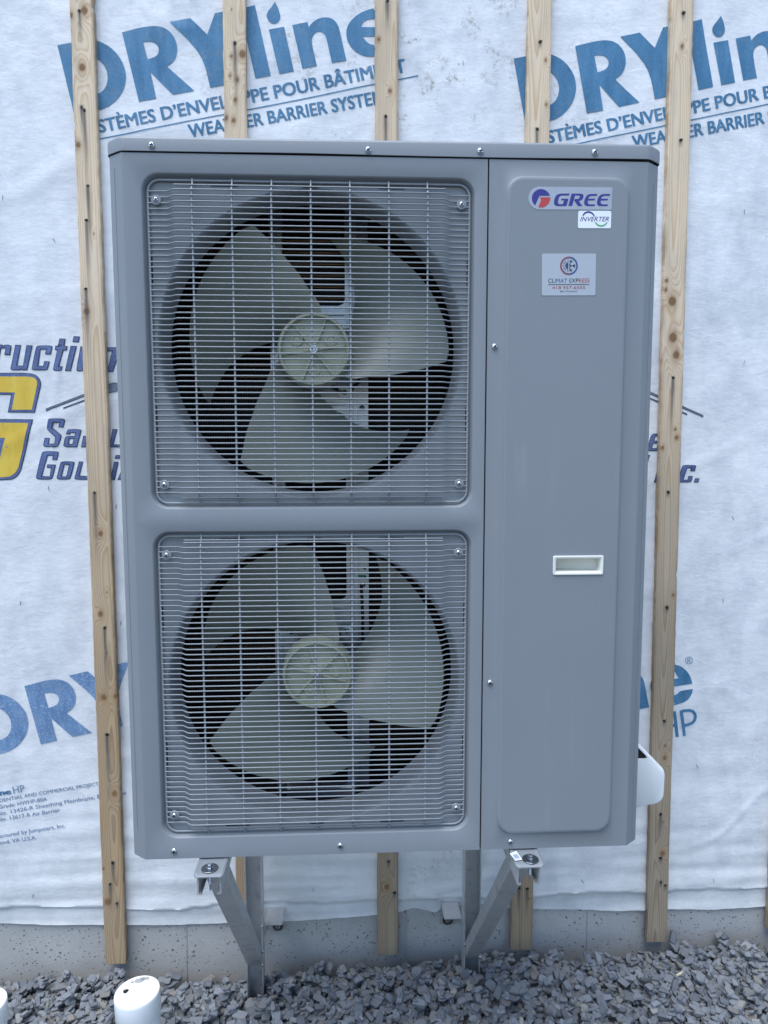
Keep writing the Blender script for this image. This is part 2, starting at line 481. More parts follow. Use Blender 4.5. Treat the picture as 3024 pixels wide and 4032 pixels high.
# traced outlines and heights, metres (ints are tenths of a millimetre)
DATA = {'dry':[[[(-1583,-344),(-1284,-279),(-969,-221),(-851,-205),(-797,-201),(-763,-200),(-730,-200),(-695,-203),(-656,-209),(-614,-218),(-568,-229),(-522,-245),(-473,-264),(-424,-287),(-372,-314),(-323,-345),(-275,-380),(-229,-419),(-185,-462),(-144,-508),(-106,-556),(-72,-606),(-41,-659),(-14,-713),(8,-768),(25,-824),(38,-880),(47,-934),(52,-985),(53,-1032),(49,-1077),(43,-1123),(34,-1171),(22,-1220),(7,-1272),(-13,-1323),(-38,-1375),(-68,-1426),(-103,-1478),(-141,-1527),(-182,-1575),(-226,-1619),(-274,-1662),(-322,-1700),(-369,-1733),(-416,-1761),(-463,-1784),(-511,-1805),(-559,-1823),(-621,-1841),(-733,-1869),(-1245,-1977)],[(-1065,-588),(-960,-570),(-902,-564),(-856,-564),(-810,-569),(-765,-578),(-723,-589),(-684,-603),(-649,-619),(-617,-637),(-585,-660),(-553,-687),(-522,-720),(-490,-757),(-463,-796),(-440,-839),(-421,-883),(-407,-930),(-397,-978),(-392,-1028),(-392,-1077),(-398,-1128),(-407,-1176),(-420,-1221),(-437,-1263),(-458,-1301),(-481,-1335),(-505,-1365),(-531,-1391),(-558,-1412),(-586,-1430),(-615,-1446),(-645,-1459),(-692,-1476),(-760,-1495),(-869,-1520)]],[[(0,0),(243,62),(421,110),(547,137),(646,153),(710,161),(772,165),(833,165),(892,161),(948,153),(1000,139),(1048,120),(1094,96),(1136,68),(1174,36),(1209,0),(1241,-40),(1268,-83),(1291,-128),(1309,-176),(1323,-226),(1332,-276),(1335,-327),(1334,-377),(1327,-428),(1317,-476),(1303,-520),(1286,-562),(1265,-601),(1239,-636),(1208,-669),(1163,-707),(1072,-769),(1732,-1330),(1203,-1441),(658,-906),(784,-1540),(355,-1626)],[(504,-214),(603,-201),(656,-198),(694,-199),(730,-204),(762,-213),(791,-226),(817,-242),(840,-263),(858,-288),(872,-314),(881,-343),(886,-372),(885,-404),(880,-433),(870,-461),(857,-485),(840,-508),(820,-528),(796,-545),(769,-560),(724,-578),(671,-597),(601,-615)]],[[(1173,267),(1679,381),(2084,16),(2286,518),(2791,632),(2568,82),(2479,-213),(2450,-437),(2468,-701),(2562,-1158),(2128,-1244),(2026,-786),(1932,-539),(1813,-351),(1608,-125)]],[[(2901,635),(3280,729),(3644,-920),(3262,-1006)]],[[(3616,167),(3996,243),(4223,-804),(3859,-877)]],[[(3773,818),(3802,772),(3817,746),(3829,725),(3839,704),(3854,671),(3874,615),(3890,563),(3898,531),(3902,501),(3902,473),(3899,448),(3893,424),(3883,402),(3871,381),(3855,361),(3839,345),(3821,332),(3802,321),(3782,314),(3761,310),(3739,309),(3717,312),(3693,318),(3671,328),(3650,342),(3629,360),(3609,382),(3593,404),(3581,428),(3573,452),(3568,477),(3567,501),(3571,525),(3579,548),(3591,571),(3606,593),(3622,616),(3640,638),(3660,661),(3681,685),(3711,726)]],[[(4200,286),(4581,367),(4614,244),(4648,292),(4671,320),(4696,344),(4725,369),(4758,395),(4794,418),(4831,438),(4870,455),(4910,469),(4950,479),(4991,485),(5031,488),(5071,487),(5110,483),(5146,474),(5182,462),(5215,446),(5246,425),(5274,400),(5300,370),(5323,335),(5343,300),(5360,264),(5375,218),(5398,132),(5547,-521),(5185,-589),(5091,-169),(5060,-43),(5045,13),(5035,42),(5022,67),(5005,90),(4985,109),(4962,126),(4938,138),(4913,146),(4887,150),(4860,149),(4834,144),(4809,135),(4784,121),(4760,103),(4740,83),(4722,59),(4707,33),(4696,4),(4687,-25),(4683,-56),(4682,-87),(4684,-119),(4693,-174),(4717,-291),(4806,-667),(4442,-742)]],[[(6263,732),(6172,713),(6118,698),(6071,682),(6020,662),(5966,638),(5914,612),(5863,582),(5814,549),(5767,512),(5724,475),(5685,436),(5650,395),(5619,353),(5595,310),(5576,267),(5563,222),(5556,178),(5553,133),(5554,88),(5558,44),(5567,0),(5579,-43),(5596,-84),(5617,-124),(5642,-161),(5669,-198),(5700,-232),(5734,-265),(5771,-296),(5811,-323),(5853,-347),(5898,-368),(5945,-384),(5991,-398),(6035,-407),(6077,-413),(6118,-415),(6154,-416),(6186,-415),(6220,-412),(6274,-403),(6256,-473),(6372,-447),(6433,-430),(6477,-415),(6519,-398),(6556,-379),(6591,-358),(6623,-334),(6652,-308),(6678,-279),(6701,-250),(6721,-221),(6738,-190),(6752,-159),(6763,-130),(6771,-103),(6777,-71),(6782,-16),(6575,-45),(6479,-63),(6426,-79),(6393,-96),(6379,-116),(6365,-132),(6351,-147),(6336,-158),(6321,-168),(6306,-176),(6292,-182),(6275,-188),(6245,-196),(6261,-139),(6200,-134),(6166,-127),(6139,-116),(6112,-102),(6085,-83),(6060,-62),(6036,-39),(6009,-6),(5964,58),(6116,59),(6217,64),(6368,79),(6766,138),(6739,233),(6722,283),(6707,320),(6690,356),(6671,389),(6650,422),(6627,454),(6601,486),(6573,517),(6543,546),(6511,574),(6477,600),(6442,623),(6405,643),(6368,660),(6319,675),(6231,695)],[(5916,278),(5944,341),(5961,372),(5977,393),(5995,412),(6016,427),(6038,440),(6061,451),(6087,460),(6114,467),(6141,473),(6168,476),(6201,478),(6262,478),(6287,429),(6302,403),(6313,384),(6325,367),(6343,343),(6355,325),(6363,313),(6372,294),(6275,284),(6161,280)]]],'dry_at':[(-4917,25509),(6487,25484),(-8090,8889)],'hp':[[(9703,7845),(9763,7485),(9821,7092),(9910,7100),(9852,7494),(9791,7854)],[(9606,7358),(9697,7379),(9807,7400),(9786,7485),(9675,7464),(9582,7442)],[(9895,7863),(9960,7511),(10028,7118),(10117,7128),(10048,7522),(9983,7875)],[(9966,7803),(10078,7824),(10174,7827),(10266,7796),(10324,7727),(10334,7654),(10316,7579),(10263,7524),(10168,7492),(10048,7472),(10067,7387),(10193,7408),(10311,7450),(10392,7533),(10419,7645),(10400,7760),(10311,7866),(10183,7911),(10064,7909),(9946,7888)],[(10214,9305),(10211,9280),(10203,9258),(10189,9239),(10170,9224),(10148,9215),(10124,9213),(10100,9216),(10077,9226),(10058,9241),(10042,9261),(10032,9283),(10028,9307),(10030,9331),(10038,9354),(10052,9373),(10071,9387),(10093,9396),(10117,9399),(10141,9395),(10164,9386),(10184,9371),(10199,9351),(10209,9328),(10214,9303),(10230,9305),(10226,9333),(10214,9359),(10195,9382),(10172,9400),(10145,9412),(10116,9416),(10088,9413),(10062,9402),(10040,9385),(10023,9362),(10013,9336),(10011,9308),(10016,9279),(10028,9252),(10046,9229),(10070,9211),(10096,9200),(10125,9196),(10153,9199),(10179,9210),(10202,9227),(10218,9249),(10228,9276),(10230,9303)],[(10070,9360),(10079,9245),(10099,9245),(10090,9361)],[(10081,9347),(10132,9351),(10150,9334),(10147,9313),(10089,9304),(10092,9287),(10156,9298),(10166,9338),(10135,9368),(10079,9364)],[(10114,9292),(10166,9237),(10179,9250),(10127,9304)]],'line':[(-876,-2609),(7375,-858),(7369,-831),(-880,-2583)],'logo':{'navy':[[[(-8343,17888),(-8187,17885),(-8192,17856),(-8162,17875),(-8121,17882),(-8059,17885),(-8012,17877),(-7966,17852),(-8016,17620),(-8165,17625),(-8122,17789),(-8233,17788),(-8357,17247),(-8510,17246)]],[[(-7875,17883),(-7725,17878),(-7848,17361),(-7708,17356),(-7597,17875),(-7440,17870),(-7604,17240),(-7743,17239),(-7751,17259),(-7774,17244),(-7832,17239),(-7933,17239),(-7994,17247),(-8026,17271),(-8018,17306)]],[[(-7324,17856),(-7228,17871),(-7064,17872),(-6973,17865),(-6945,17844),(-6996,17644),(-7146,17647),(-7112,17766),(-7247,17765),(-7317,17358),(-7198,17352),(-7170,17475),(-7029,17470),(-7069,17328),(-7093,17270),(-7115,17249),(-7208,17239),(-7372,17240),(-7464,17249),(-7495,17273),(-7484,17328),(-7398,17691),(-7355,17827)]],[[(-6759,18048),(-6613,18045),(-6645,17865),(-6569,17860),(-6592,17749),(-6675,17749),(-6793,17350),(-6706,17341),(-6743,17243),(-6777,17232),(-6825,17229),(-6933,17233),(-6957,17268),(-6830,17754),(-6895,17757),(-6871,17864),(-6805,17868)]],[[(-6497,17866),(-6337,17863),(-6512,17225),(-6663,17230)]],[[(-6409,18112),(-6250,18105),(-6285,17958),(-6448,17963)]],[[(-6250,17857),(-6134,17855),(-6086,17846),(-6058,17820),(-6162,17397),(-6209,17247),(-6234,17229),(-6273,17221),(-6353,17226),(-6374,17255),(-6351,17398),(-6262,17799)]],[[(-5670,17845),(-5554,17842),(-5551,17819),(-5524,17833),(-5452,17839),(-5325,17839),(-5253,17831),(-5225,17805),(-5444,17214),(-5600,17213),(-5456,17736),(-5616,17735),(-5771,17212),(-5888,17212)]],[[(-7094,16006),(-6996,16014),(-6822,16011),(-6725,16000),(-6697,15970),(-6754,15778),(-6884,15786),(-6852,15897),(-6982,15901),(-7027,15772),(-6815,15585),(-6817,15540),(-6838,15471),(-6880,15362),(-6916,15297),(-6946,15277),(-7034,15270),(-7180,15275),(-7263,15288),(-7294,15318),(-7242,15516),(-7106,15510),(-7142,15367),(-7006,15363),(-6973,15535),(-7117,15676),(-7167,15733),(-7171,15753),(-7161,15817),(-7137,15925),(-7114,15988)]],[[(-6629,15732),(-6548,15738),(-6407,15736),(-6328,15727),(-6302,15703),(-6433,15267),(-6653,15270),(-6740,15281),(-6780,15311),(-6746,15472),(-6720,15534),(-6690,15552),(-6629,15561),(-6490,15561),(-6467,15634),(-6584,15640),(-6595,15600),(-6703,15604),(-6670,15686),(-6649,15720)],[(-6610,15485),(-6512,15485),(-6547,15356),(-6635,15357)]],[[(-6265,15565),(-6147,15565),(-6218,15267),(-6339,15267)]],[[(-5514,15739),(-5386,15735),(-5499,15345),(-5273,15335),(-5275,15266),(-5619,15266)]],[[(-7295,15154),(-7192,15168),(-7022,15165),(-6927,15155),(-6899,15128),(-6952,14939),(-7083,14946),(-7049,15049),(-7185,15049),(-7356,14522),(-7160,14511),(-7121,14730),(-7235,14735),(-7205,14826),(-6984,14820),(-7059,14558),(-7099,14460),(-7129,14438),(-7225,14428),(-7387,14431),(-7479,14444),(-7514,14482),(-7390,14952),(-7331,15124)]],[[(-6843,14894),(-6759,14904),(-6617,14902),(-6537,14893),(-6509,14869),(-6595,14569),(-6638,14458),(-6669,14436),(-6750,14426),(-6882,14429),(-6958,14440),(-6986,14470),(-6907,14762),(-6868,14871)],[(-6766,14813),(-6658,14813),(-6739,14506),(-6853,14510)]],[[(-6399,14900),(-6292,14896),(-6395,14528),(-6169,14518),(-6163,14417),(-6406,14423),(-6500,14433),(-6539,14459)]],[[(-5505,14890),(-5387,14886),(-5493,14415),(-5621,14422)]],[[(-5450,15066),(-5322,15062),(-5355,14966),(-5487,14970)]],[[(-5294,14726),(-5226,14414),(-5434,14415)]],[[(8866,15608),(8929,15623),(9022,15623),(9087,15611),(9142,15575),(9086,15149),(8764,15150),(8746,15186),(8745,15240),(8752,15324),(8771,15415),(8799,15512),(8831,15577)],[(8943,15540),(9064,15547),(9047,15428),(8915,15429)],[(8885,15352),(9021,15349),(9001,15320),(8991,15289),(8983,15226),(8857,15226)]],[[(8732,15042),(8810,15042),(8753,14835),(8710,14835)]],[[(9043,14736),(9144,14736),(9074,14297),(8930,14297)]],[[(9758,14761),(9849,14768),(9997,14766),(10077,14758),(10096,14740),(10071,14595),(9934,14596),(9952,14677),(9851,14680),(9770,14368),(9878,14365),(9895,14469),(10018,14466),(10006,14371),(9990,14327),(9965,14302),(9870,14290),(9621,14291),(9591,14326),(9641,14523),(9689,14682),(9722,14743)]],[[(10086,14406),(10212,14402),(10177,14289),(10047,14293)]]],'roof':[[[(-7186,16259),(-6241,16630),(-5619,16876),(-5455,16940),(-5317,16926),(-5064,16819),(-5067,16731),(-5403,16897),(-6244,16561),(-7177,16196)]],[[(-6738,16291),(-5739,16676),(-5322,16766),(-5070,16652),(-5072,16603),(-5324,16720),(-5739,16633),(-6731,16255)]],[[(8643,16796),(10244,16117),(10247,16055),(8645,16720)]],[[(8648,16633),(9799,16156),(9801,16110),(8650,16588)]]],'bigedge':[[[(-8878,17171),(-7726,17175),(-7611,17170),(-7544,17163),(-7487,17154),(-7435,17138),(-7387,17116),(-7345,17083),(-7309,17039),(-7285,16988),(-7273,16930),(-7273,16871),(-7292,16783),(-7465,16160),(-8152,16165),(-8043,16615),(-8907,16627)]],[[(-8940,16002),(-7516,15989),(-7776,15047),(-7879,14698),(-7912,14628),(-7951,14566),(-7998,14511),(-8063,14466),(-8148,14432),(-8399,14414),(-9026,14413)]]],'bigfill':[[[(-8883,17080),(-7673,17080),(-7544,17074),(-7477,17062),(-7429,17042),(-7394,17012),(-7369,16970),(-7361,16922),(-7367,16869),(-7410,16690),(-7530,16235),(-8042,16234),(-7934,16674),(-8904,16685)]],[[(-8945,15910),(-7637,15896),(-7855,15068),(-7942,14762),(-7969,14703),(-8006,14647),(-8052,14595),(-8113,14550),(-8188,14510),(-8424,14490),(-9022,14487)],[(-8870,15510),(-8248,15510),(-8416,14952),(-8900,14953)]]],'bigslot':[[[(-8854,15447),(-8333,15437),(-8451,15012),(-8878,15013)]]]},'text':[(-0.8867,0.5856,-0.8587,0.5884,0.0152,2),(-0.8514,0.5898,-0.8211,0.5944,0.0192,0),(-0.8887,0.5662,-0.6168,0.6072,0.0099,0),(-0.8914,0.5477,-0.7643,0.5654,0.0106,0),(-0.8973,0.5276,-0.55,0.58,0.0108,0),(-0.8971,0.5106,-0.7313,0.5331,0.0109,0),(-0.8939,0.4644,-0.7185,0.4884,0.0109,0),(-0.8949,0.4454,-0.7966,0.4572,0.0109,0)],'caps':[(9,(0.094,-0.2058),26,(0.5036,-0.1189),0.0305),(0,(0.1609,-0.2471),8,(0.3593,-0.2087),0.0305)],'gravel':[(-0.9146,0.0575),(-0.8201,0.0572),(-0.7251,0.0568),(-0.6295,0.0633),(-0.5721,0.0611),(-0.5215,0.0416),(-0.4062,0.0264),(-0.2768,0.0176),(-0.2183,0.0152),(-0.1722,0.0617),(-0.1334,0.0579),(-0.0771,0.0696),(-0.0251,0.0675),(0.0183,0.0495),(0.0837,0.0469),(0.1318,0.0497),(0.1668,0.0553),(0.2151,0.0511),(0.2591,0.0611),(0.3252,0.0679),(0.3605,0.0688),(0.376,0.0409),(0.4764,0.0654),(0.5304,0.0562),(0.6248,0.0668),(0.693,0.0534),(0.7415,0.0192),(0.7827,0.014),(0.8361,0.0586),(0.9181,0.0662),(0.9861,0.0888),(1.0341,0.0942),(1.1032,0.0952),(1.1729,0.0854),(1.2835,0.0884)],'hem':[(-0.9067,0.2128),(-0.7818,0.2048),(-0.6307,0.1993),(-0.5546,0.1979),(-0.4656,0.1933),(-0.3632,0.1923),(-0.2731,0.1932),(-0.1178,0.1931),(-0.0136,0.1963),(0.1365,0.2035),(0.199,0.2062),(0.2418,0.2165),(0.2816,0.2067),(0.3048,0.2003),(0.3278,0.2191),(0.381,0.22),(0.4342,0.2224),(0.5212,0.2067),(0.5816,0.2032),(0.6221,0.2003),(0.6896,0.1958),(0.7505,0.1937),(0.8253,0.1889),(0.9207,0.1912),(0.9891,0.1902),(1.0993,0.1849),(1.2783,0.1894)],'crease':[(-0.9042,0.2609),(-0.7795,0.2579),(-0.6286,0.2539),(-0.5531,0.2431),(-0.426,0.2386),(-0.2976,0.2513),(-0.1558,0.2512),(-0.0132,0.2435),(0.1365,0.248),(0.1989,0.2445),(0.3807,0.2452),(0.5141,0.235),(0.5943,0.2414),(0.6614,0.2482),(0.749,0.2495),(0.9188,0.2437),(0.987,0.2457),(1.0966,0.2477),(1.2754,0.2466)],'battens':[[-0.5824,2.614,-0.5908,0.0987,0.0565],[-0.2131,2.6243,-0.2288,0.1646,0.0556],[0.1642,2.6349,0.1663,0.0955,0.0581],[0.552,2.6457,0.5485,0.0969,0.0604],[0.9176,2.6559,0.9424,0.106,0.0581]],'marks':[[(-0.5757,2.5902,9),(-0.6095,2.5783,7),(-0.5864,2.4578,9),(-0.6036,2.2745,7),(-0.5989,1.8708,8),(-0.5876,2.5881,-2),(-0.5913,2.3638,-2),(-0.5857,2.3576,-3),(-0.5838,2.1774,-3),(-0.59,2.0943,-3),(-0.5986,1.9262,-3),(-0.574,2.0619,2),(-0.5863,1.3019,7),(-0.5936,1.0881,7),(-0.5937,0.8606,8),(-0.5637,0.8633,6),(-0.5759,0.5915,8),(-0.5975,1.4091,-3),(-0.5846,1.0498,-3),(-0.5896,0.758,-3),(-0.5752,1.146,2),(-0.582,0.9829,2),(-0.5871,0.3938,-2),(-0.5967,0.3339,-2),(-0.6043,0.2817,10),(-0.5807,0.2761,-1),(-0.6144,0.378,4)],[(-0.2194,2.6023,2),(-0.2126,2.5237,-3),(-0.1952,2.4985,9),(-0.2217,2.4933,4),(-0.2083,2.4383,5),(-0.2261,2.4473,4),(-0.2141,2.3891,5),(-0.2381,2.3465,6),(-0.2196,2.3405,6)],[(0.1659,2.6324,-2),(0.1444,2.5411,5),(0.1726,2.4194,5),(0.1617,2.3586,-3),(0.1683,0.3747,-1),(0.1631,0.2998,8),(0.1845,0.2819,-1)],[(0.5535,2.5468,-1),(0.5679,2.5022,4),(0.5717,2.3962,4),(0.5494,2.3352,-3),(0.5368,0.2838,-2),(0.5607,0.281,-2),(0.5658,0.2516,4)],[(0.92,2.5444,5),(0.9254,2.3154,-1),(0.9202,2.6244,-1),(0.9012,1.9611,5),(0.9001,1.9381,5),(0.9185,1.9087,12),(0.9241,1.8148,12),(0.9347,1.7693,10),(0.9281,1.7094,-3),(0.9395,1.573,4),(0.9445,1.5503,6),(0.9065,1.5232,5),(0.9261,1.4045,-1),(0.9346,1.0863,-1),(0.9515,1.1204,5),(0.9448,0.6915,4),(0.9447,0.6565,6),(0.9388,0.764,-1),(0.9388,0.4919,-2),(0.9464,0.4677,4),(0.9485,0.3745,8),(0.9436,0.3608,-1),(0.9463,0.2876,-1),(0.9601,0.2781,-1)]],'staples':[(1.112,2.1454),(-0.8009,2.1512),(-0.5488,1.3713),(-0.5482,1.059),(-0.807,1.1161),(-0.0433,0.2874),(0.7265,0.2854),(1.1104,0.277),(-0.8141,0.293),(1.1021,1.0995),(1.131,1.7519)],'joints':[-0.3987153670380796,-0.4033674818738326,0.7474057792957335,0.7500361251815982],'lab':{'plate':[(5244,19782),(3954,19771),(3948,19772),(3914,19767),(3882,19756),(3852,19740),(3826,19718),(3804,19692),(3787,19662),(3776,19630),(3770,19596),(3771,19562),(3778,19528),(3790,19496),(3808,19467),(3831,19441),(3858,19420),(3889,19405),(3921,19395),(3955,19391),(3962,19392),(5239,19406)],'blue':[(4145,19624),(4144,19624),(4136,19644),(4126,19662),(4112,19679),(4097,19694),(4079,19707),(4060,19717),(4039,19725),(4018,19730),(3996,19733),(3973,19732),(3952,19728),(3930,19722),(3910,19713),(3892,19701),(3875,19687),(3861,19671),(3849,19653),(3840,19634),(3833,19614),(3830,19593),(3829,19572),(3832,19551),(3837,19531),(3846,19511),(3857,19493),(3871,19476),(3887,19462),(3895,19473),(3962,19621)],'red':[(3968,19595),(4149,19598),(4151,19568),(4148,19548),(4143,19528),(4134,19510),(4124,19492),(4110,19476),(4095,19462),(4078,19450),(4059,19440),(4039,19432),(4018,19428),(3997,19425),(3975,19426),(3954,19429),(3950,19446),(3986,19531),(3990,19567)],'G':[(4489,19665),(4396,19665),(4350,19663),(4321,19660),(4295,19654),(4274,19643),(4257,19629),(4244,19611),(4234,19589),(4226,19563),(4221,19540),(4219,19519),(4221,19500),(4226,19482),(4235,19469),(4246,19462),(4259,19457),(4276,19454),(4323,19454),(4440,19456),(4473,19579),(4351,19578),(4341,19550),(4395,19551),(4385,19513),(4379,19497),(4369,19485),(4337,19485),(4319,19487),(4296,19495),(4290,19514),(4291,19538),(4299,19574),(4307,19600),(4318,19615),(4330,19625),(4343,19630),(4382,19632),(4479,19634)],'Rr':[(4527,19665),(4645,19667),(4693,19666),(4712,19662),(4726,19654),(4734,19641),(4737,19627),(4735,19612),(4729,19595),(4718,19577),(4704,19563),(4685,19553),(4671,19548),(4654,19546),(4721,19460),(4644,19459),(4575,19550),(4583,19576),(4624,19577),(4644,19581),(4657,19589),(4667,19599),(4674,19618),(4663,19634),(4587,19636),(4540,19460),(4473,19461)],'E':[(4981,19666),(4888,19665),(4847,19662),(4829,19656),(4810,19647),(4791,19632),(4776,19611),(4763,19583),(4755,19555),(4751,19530),(4752,19508),(4756,19490),(4764,19477),(4775,19470),(4789,19465),(4805,19462),(4845,19462),(4938,19463),(4948,19492),(4871,19491),(4840,19493),(4829,19497),(4821,19505),(4816,19517),(4814,19531),(4815,19554),(4936,19559),(4943,19587),(4821,19585),(4829,19604),(4839,19616),(4855,19628),(4890,19634),(4971,19635)],'E2':[(5209,19670),(5115,19669),(5075,19665),(5056,19660),(5037,19650),(5019,19636),(5003,19615),(4990,19586),(4982,19559),(4979,19533),(4979,19511),(4984,19493),(4992,19481),(5003,19473),(5017,19468),(5033,19466),(5072,19465),(5166,19466),(5176,19495),(5099,19494),(5067,19496),(5056,19501),(5049,19509),(5044,19521),(5042,19534),(5043,19557),(5163,19562),(5171,19590),(5049,19588),(5056,19608),(5067,19620),(5083,19632),(5118,19638),(5199,19639)],'inv':[(4653,19379),(5237,19385),(5237,19092),(4652,19087)],'arcb':[(4707,19298),(4723,19298),(4730,19315),(4740,19330),(4752,19344),(4767,19356),(4783,19365),(4801,19371),(4820,19374),(4840,19375),(4859,19372),(4877,19366),(4894,19358),(4909,19346),(4923,19333),(4933,19318),(4941,19301),(4956,19297),(4926,19297),(4923,19294),(4913,19308),(4902,19320),(4888,19331),(4873,19339),(4857,19344),(4839,19347),(4822,19347),(4805,19343),(4789,19338),(4774,19329),(4761,19318),(4750,19305),(4742,19291),(4742,19298)],'arcg':[(4940,19193),(4950,19192),(4958,19175),(4969,19160),(4983,19147),(4999,19136),(5016,19127),(5035,19122),(5054,19119),(5074,19119),(5093,19122),(5111,19129),(5128,19138),(5143,19149),(5156,19163),(5167,19178),(5174,19195),(5187,19195),(5155,19195),(5154,19193),(5145,19180),(5133,19168),(5120,19158),(5105,19150),(5089,19145),(5072,19142),(5055,19142),(5038,19144),(5021,19149),(5006,19156),(4992,19166),(4980,19178),(4970,19191),(4967,19192)],'inv_t':[(0.4688,1.9204),(0.5195,1.9211),(0.4686,1.9279)],'clim':[(4025,18649),(4987,18660),(4992,17945),(4039,17933)],'ring_c':[(4508,18446),(4666,18448)],'ct':[(0.4144,1.8152),(0.4878,1.8165),(0.4143,1.8222),(0.422,1.8045),(0.4807,1.8054),(0.4219,1.8095),(0.436,1.7994),(0.4664,1.7999),(0.4359,1.802),(0.4145,1.8121),(0.4879,1.8132)]}}

# ================================================================== house wall
W = 0.63                      # plane of the house wrap
def interp(pts, x):
    return float(np.interp(x, [p[0] for p in pts], [p[1] for p in pts]))
HEM = [(-2.9, 0.214), (-1.4, 0.214)] + DATA['hem'] + [(1.8, 0.19), (3.3, 0.19)]
CREASE = [(-2.9, 0.26), (-1.4, 0.262)] + DATA['crease'] + [(1.8, 0.285), (3.3, 0.285)]
def sstep(a, b, v):
    t = min(1.0, max(0.0, (v - a) / (b - a)))
    return t * t * (3 - 2 * t)
def nz3(x, y, z):
    return noise.noise(Vector((x, y, z)))
def wrap_y(x, z):
    d = 0.0042 * nz3(x * 2.1, 3.1, z * 1.2) + 0.0026 * nz3(x * 5.3 + z * 2.0, 8.2, z * 5.2 - x * 2.4)
    d += 0.0010 * nz3(x * 15, 1.7, z * 12 - x * 6) + 0.0004 * nz3(x * 36, 4.4, z * 30)
    # soft pulled creases: thin slanting ridges
    q = nz3(x * 1.3 + z * 0.5, 5.5, z * 2.6 - x * 0.7)
    d -= 0.0034 * math.exp(-(q / 0.045) ** 2) * (0.5 + 0.5 * nz3(x * 3, 9.1, z * 3))
    q2 = nz3(x * 2.2 - z * 1.1, 7.7, z * 1.5 + x * 2.0)
    d -= 0.0022 * math.exp(-(q2 / 0.028) ** 2) * sstep(-0.1, 0.3, nz3(x * 2, 3.3, z * 2))
    low = math.exp(-max(0.0, z - 0.2) / 0.30)
    d += low * (0.0062 * nz3(x * 1.4, 2.0, z * 19 + 0.6 * math.sin(x * 3)) + 0.0022 * nz3(x * 3.2, 6.0, z * 44))
    zc = interp(CREASE, x)
    d += 0.0042 * sstep(zc + 0.002, zc - 0.002, z) - 0.0035 * math.exp(-max(0.0, z - zc) / 0.016) * (z >= zc)
    zh = interp(HEM, x)
    d -= 0.0030 * math.exp(-(z - zh) / 0.02) * (0.6 + nz3(x * 6, 4, 0))
    return W + max(-0.011, min(0.0075, d))

wall = thing('house_wall', 'house wall wrapped in white printed weather barrier sheeting', 'wall', (0.2, W, 0.2))
X0, X1, ZT = -2.8, 3.2, 3.3
NX = 720
zs = list(np.linspace(0, 0.40, 66)) + list(np.linspace(0.40, ZT - 0.2, 190))[1:]
verts, faces = [], []
for i in range(NX + 1):
    x = X0 + (X1 - X0) * i / NX
    zh = interp(HEM, x) + 0.0012 * nz3(x * 30, 0, 0)
    for s in zs:
        z = zh + s * (ZT - zh) / (ZT - 0.2)
        verts.append((x, wrap_y(x, z), z))
nr = len(zs)
for i in range(NX):
    for j in range(nr - 1):
        a = i * nr + j
        faces.append((a, a + nr, a + nr + 1, a + 1))
me = bpy.data.meshes.new('sheathing_membrane')
me.from_pydata(verts, [], faces)
finish(me, M['wrap'], 60)
membrane = inst('sheathing_membrane', me, wall)
bm = bmesh.new()
box(bm, X0, X1, 0.652, 0.75, 0.17, ZT)
obj('sheathing_board', bm, simple('plywood_sheathing', (0.34, 0.25, 0.15), 0.8, var=0.2), wall, None)

# ---- flat print: outlines filled, cut on a fine grid and laid on the sheet
def fill2d(polys, offset=0.0):
    cu = bpy.data.curves.new('outline', 'CURVE')
    cu.dimensions = '2D'
    cu.fill_mode = 'BOTH'
    cu.offset = offset
    for P in polys:
        sp = cu.splines.new('POLY')
        sp.points.add(len(P) - 1)
        for p, (x, z) in zip(sp.points, P):
            p.co = (x, z, 0, 1)
        sp.use_cyclic_u = True
    o = bpy.data.objects.new('outline', cu)
    COL.objects.link(o)
    me = bpy.data.meshes.new_from_object(o.evaluated_get(bpy.context.evaluated_depsgraph_get()))
    bpy.data.objects.remove(o)
    bpy.data.curves.remove(cu)
    return me

def text2d(body, offset=0.0, shear=0.0):
    cu = bpy.data.curves.new('text', 'FONT')
    cu.body = body
    cu.size = 1.0
    cu.offset = offset
    cu.shear = shear
    cu.resolution_u = 3
    o = bpy.data.objects.new('text', cu)
    COL.objects.link(o)
    me = bpy.data.meshes.new_from_object(o.evaluated_get(bpy.context.evaluated_depsgraph_get()))
    bpy.data.objects.remove(o)
    bpy.data.curves.remove(cu)
    return me

def bounds(me):
    xs = [v.co.x for v in me.vertices]
    return (min(xs), max(xs)) if xs else (0, 0)

CAP = None
def capheight():
    global CAP
    if CAP is None:
        CAP = max(v.co.y for v in text2d('H').vertices)
    return CAP

def lay(bm_list, surf, lift, step=None):
    """merge meshes lying in x,y as u,v and drape them on surface y=surf(x,z)"""
    bm = bmesh.new()
    for me, tf in bm_list:
        b2 = bmesh.new()
        b2.from_mesh(me)
        for v in b2.verts:
            u, w = tf(v.co.x, v.co.y)
            v.co = (u, 0, w)
        if step:
            for ax, nrm in ((0, (1, 0, 0)), (2, (0, 0, 1))):
                lo = min((v.co[ax] for v in b2.verts), default=0)
                hi = max((v.co[ax] for v in b2.verts), default=0)
                kk = math.floor(lo / step) + 1
                while kk * step < hi:
                    pc = [0, 0, 0]
                    pc[ax] = kk * step
                    bmesh.ops.bisect_plane(b2, geom=b2.verts[:] + b2.edges[:] + b2.faces[:], plane_co=pc, plane_no=nrm, dist=1e-6)
                    kk += 1
        tmp = bpy.data.meshes.new('tmp')
        b2.to_mesh(tmp)
        b2.free()
        bm.from_mesh(tmp)
        bpy.data.meshes.remove(tmp)
    for v in bm.verts:
        v.co.y = surf(v.co.x, v.co.z) - lift
    for f in bm.faces:
        f.normal_update()
        if f.normal.y > 0:
            f.normal_flip()
    return bm

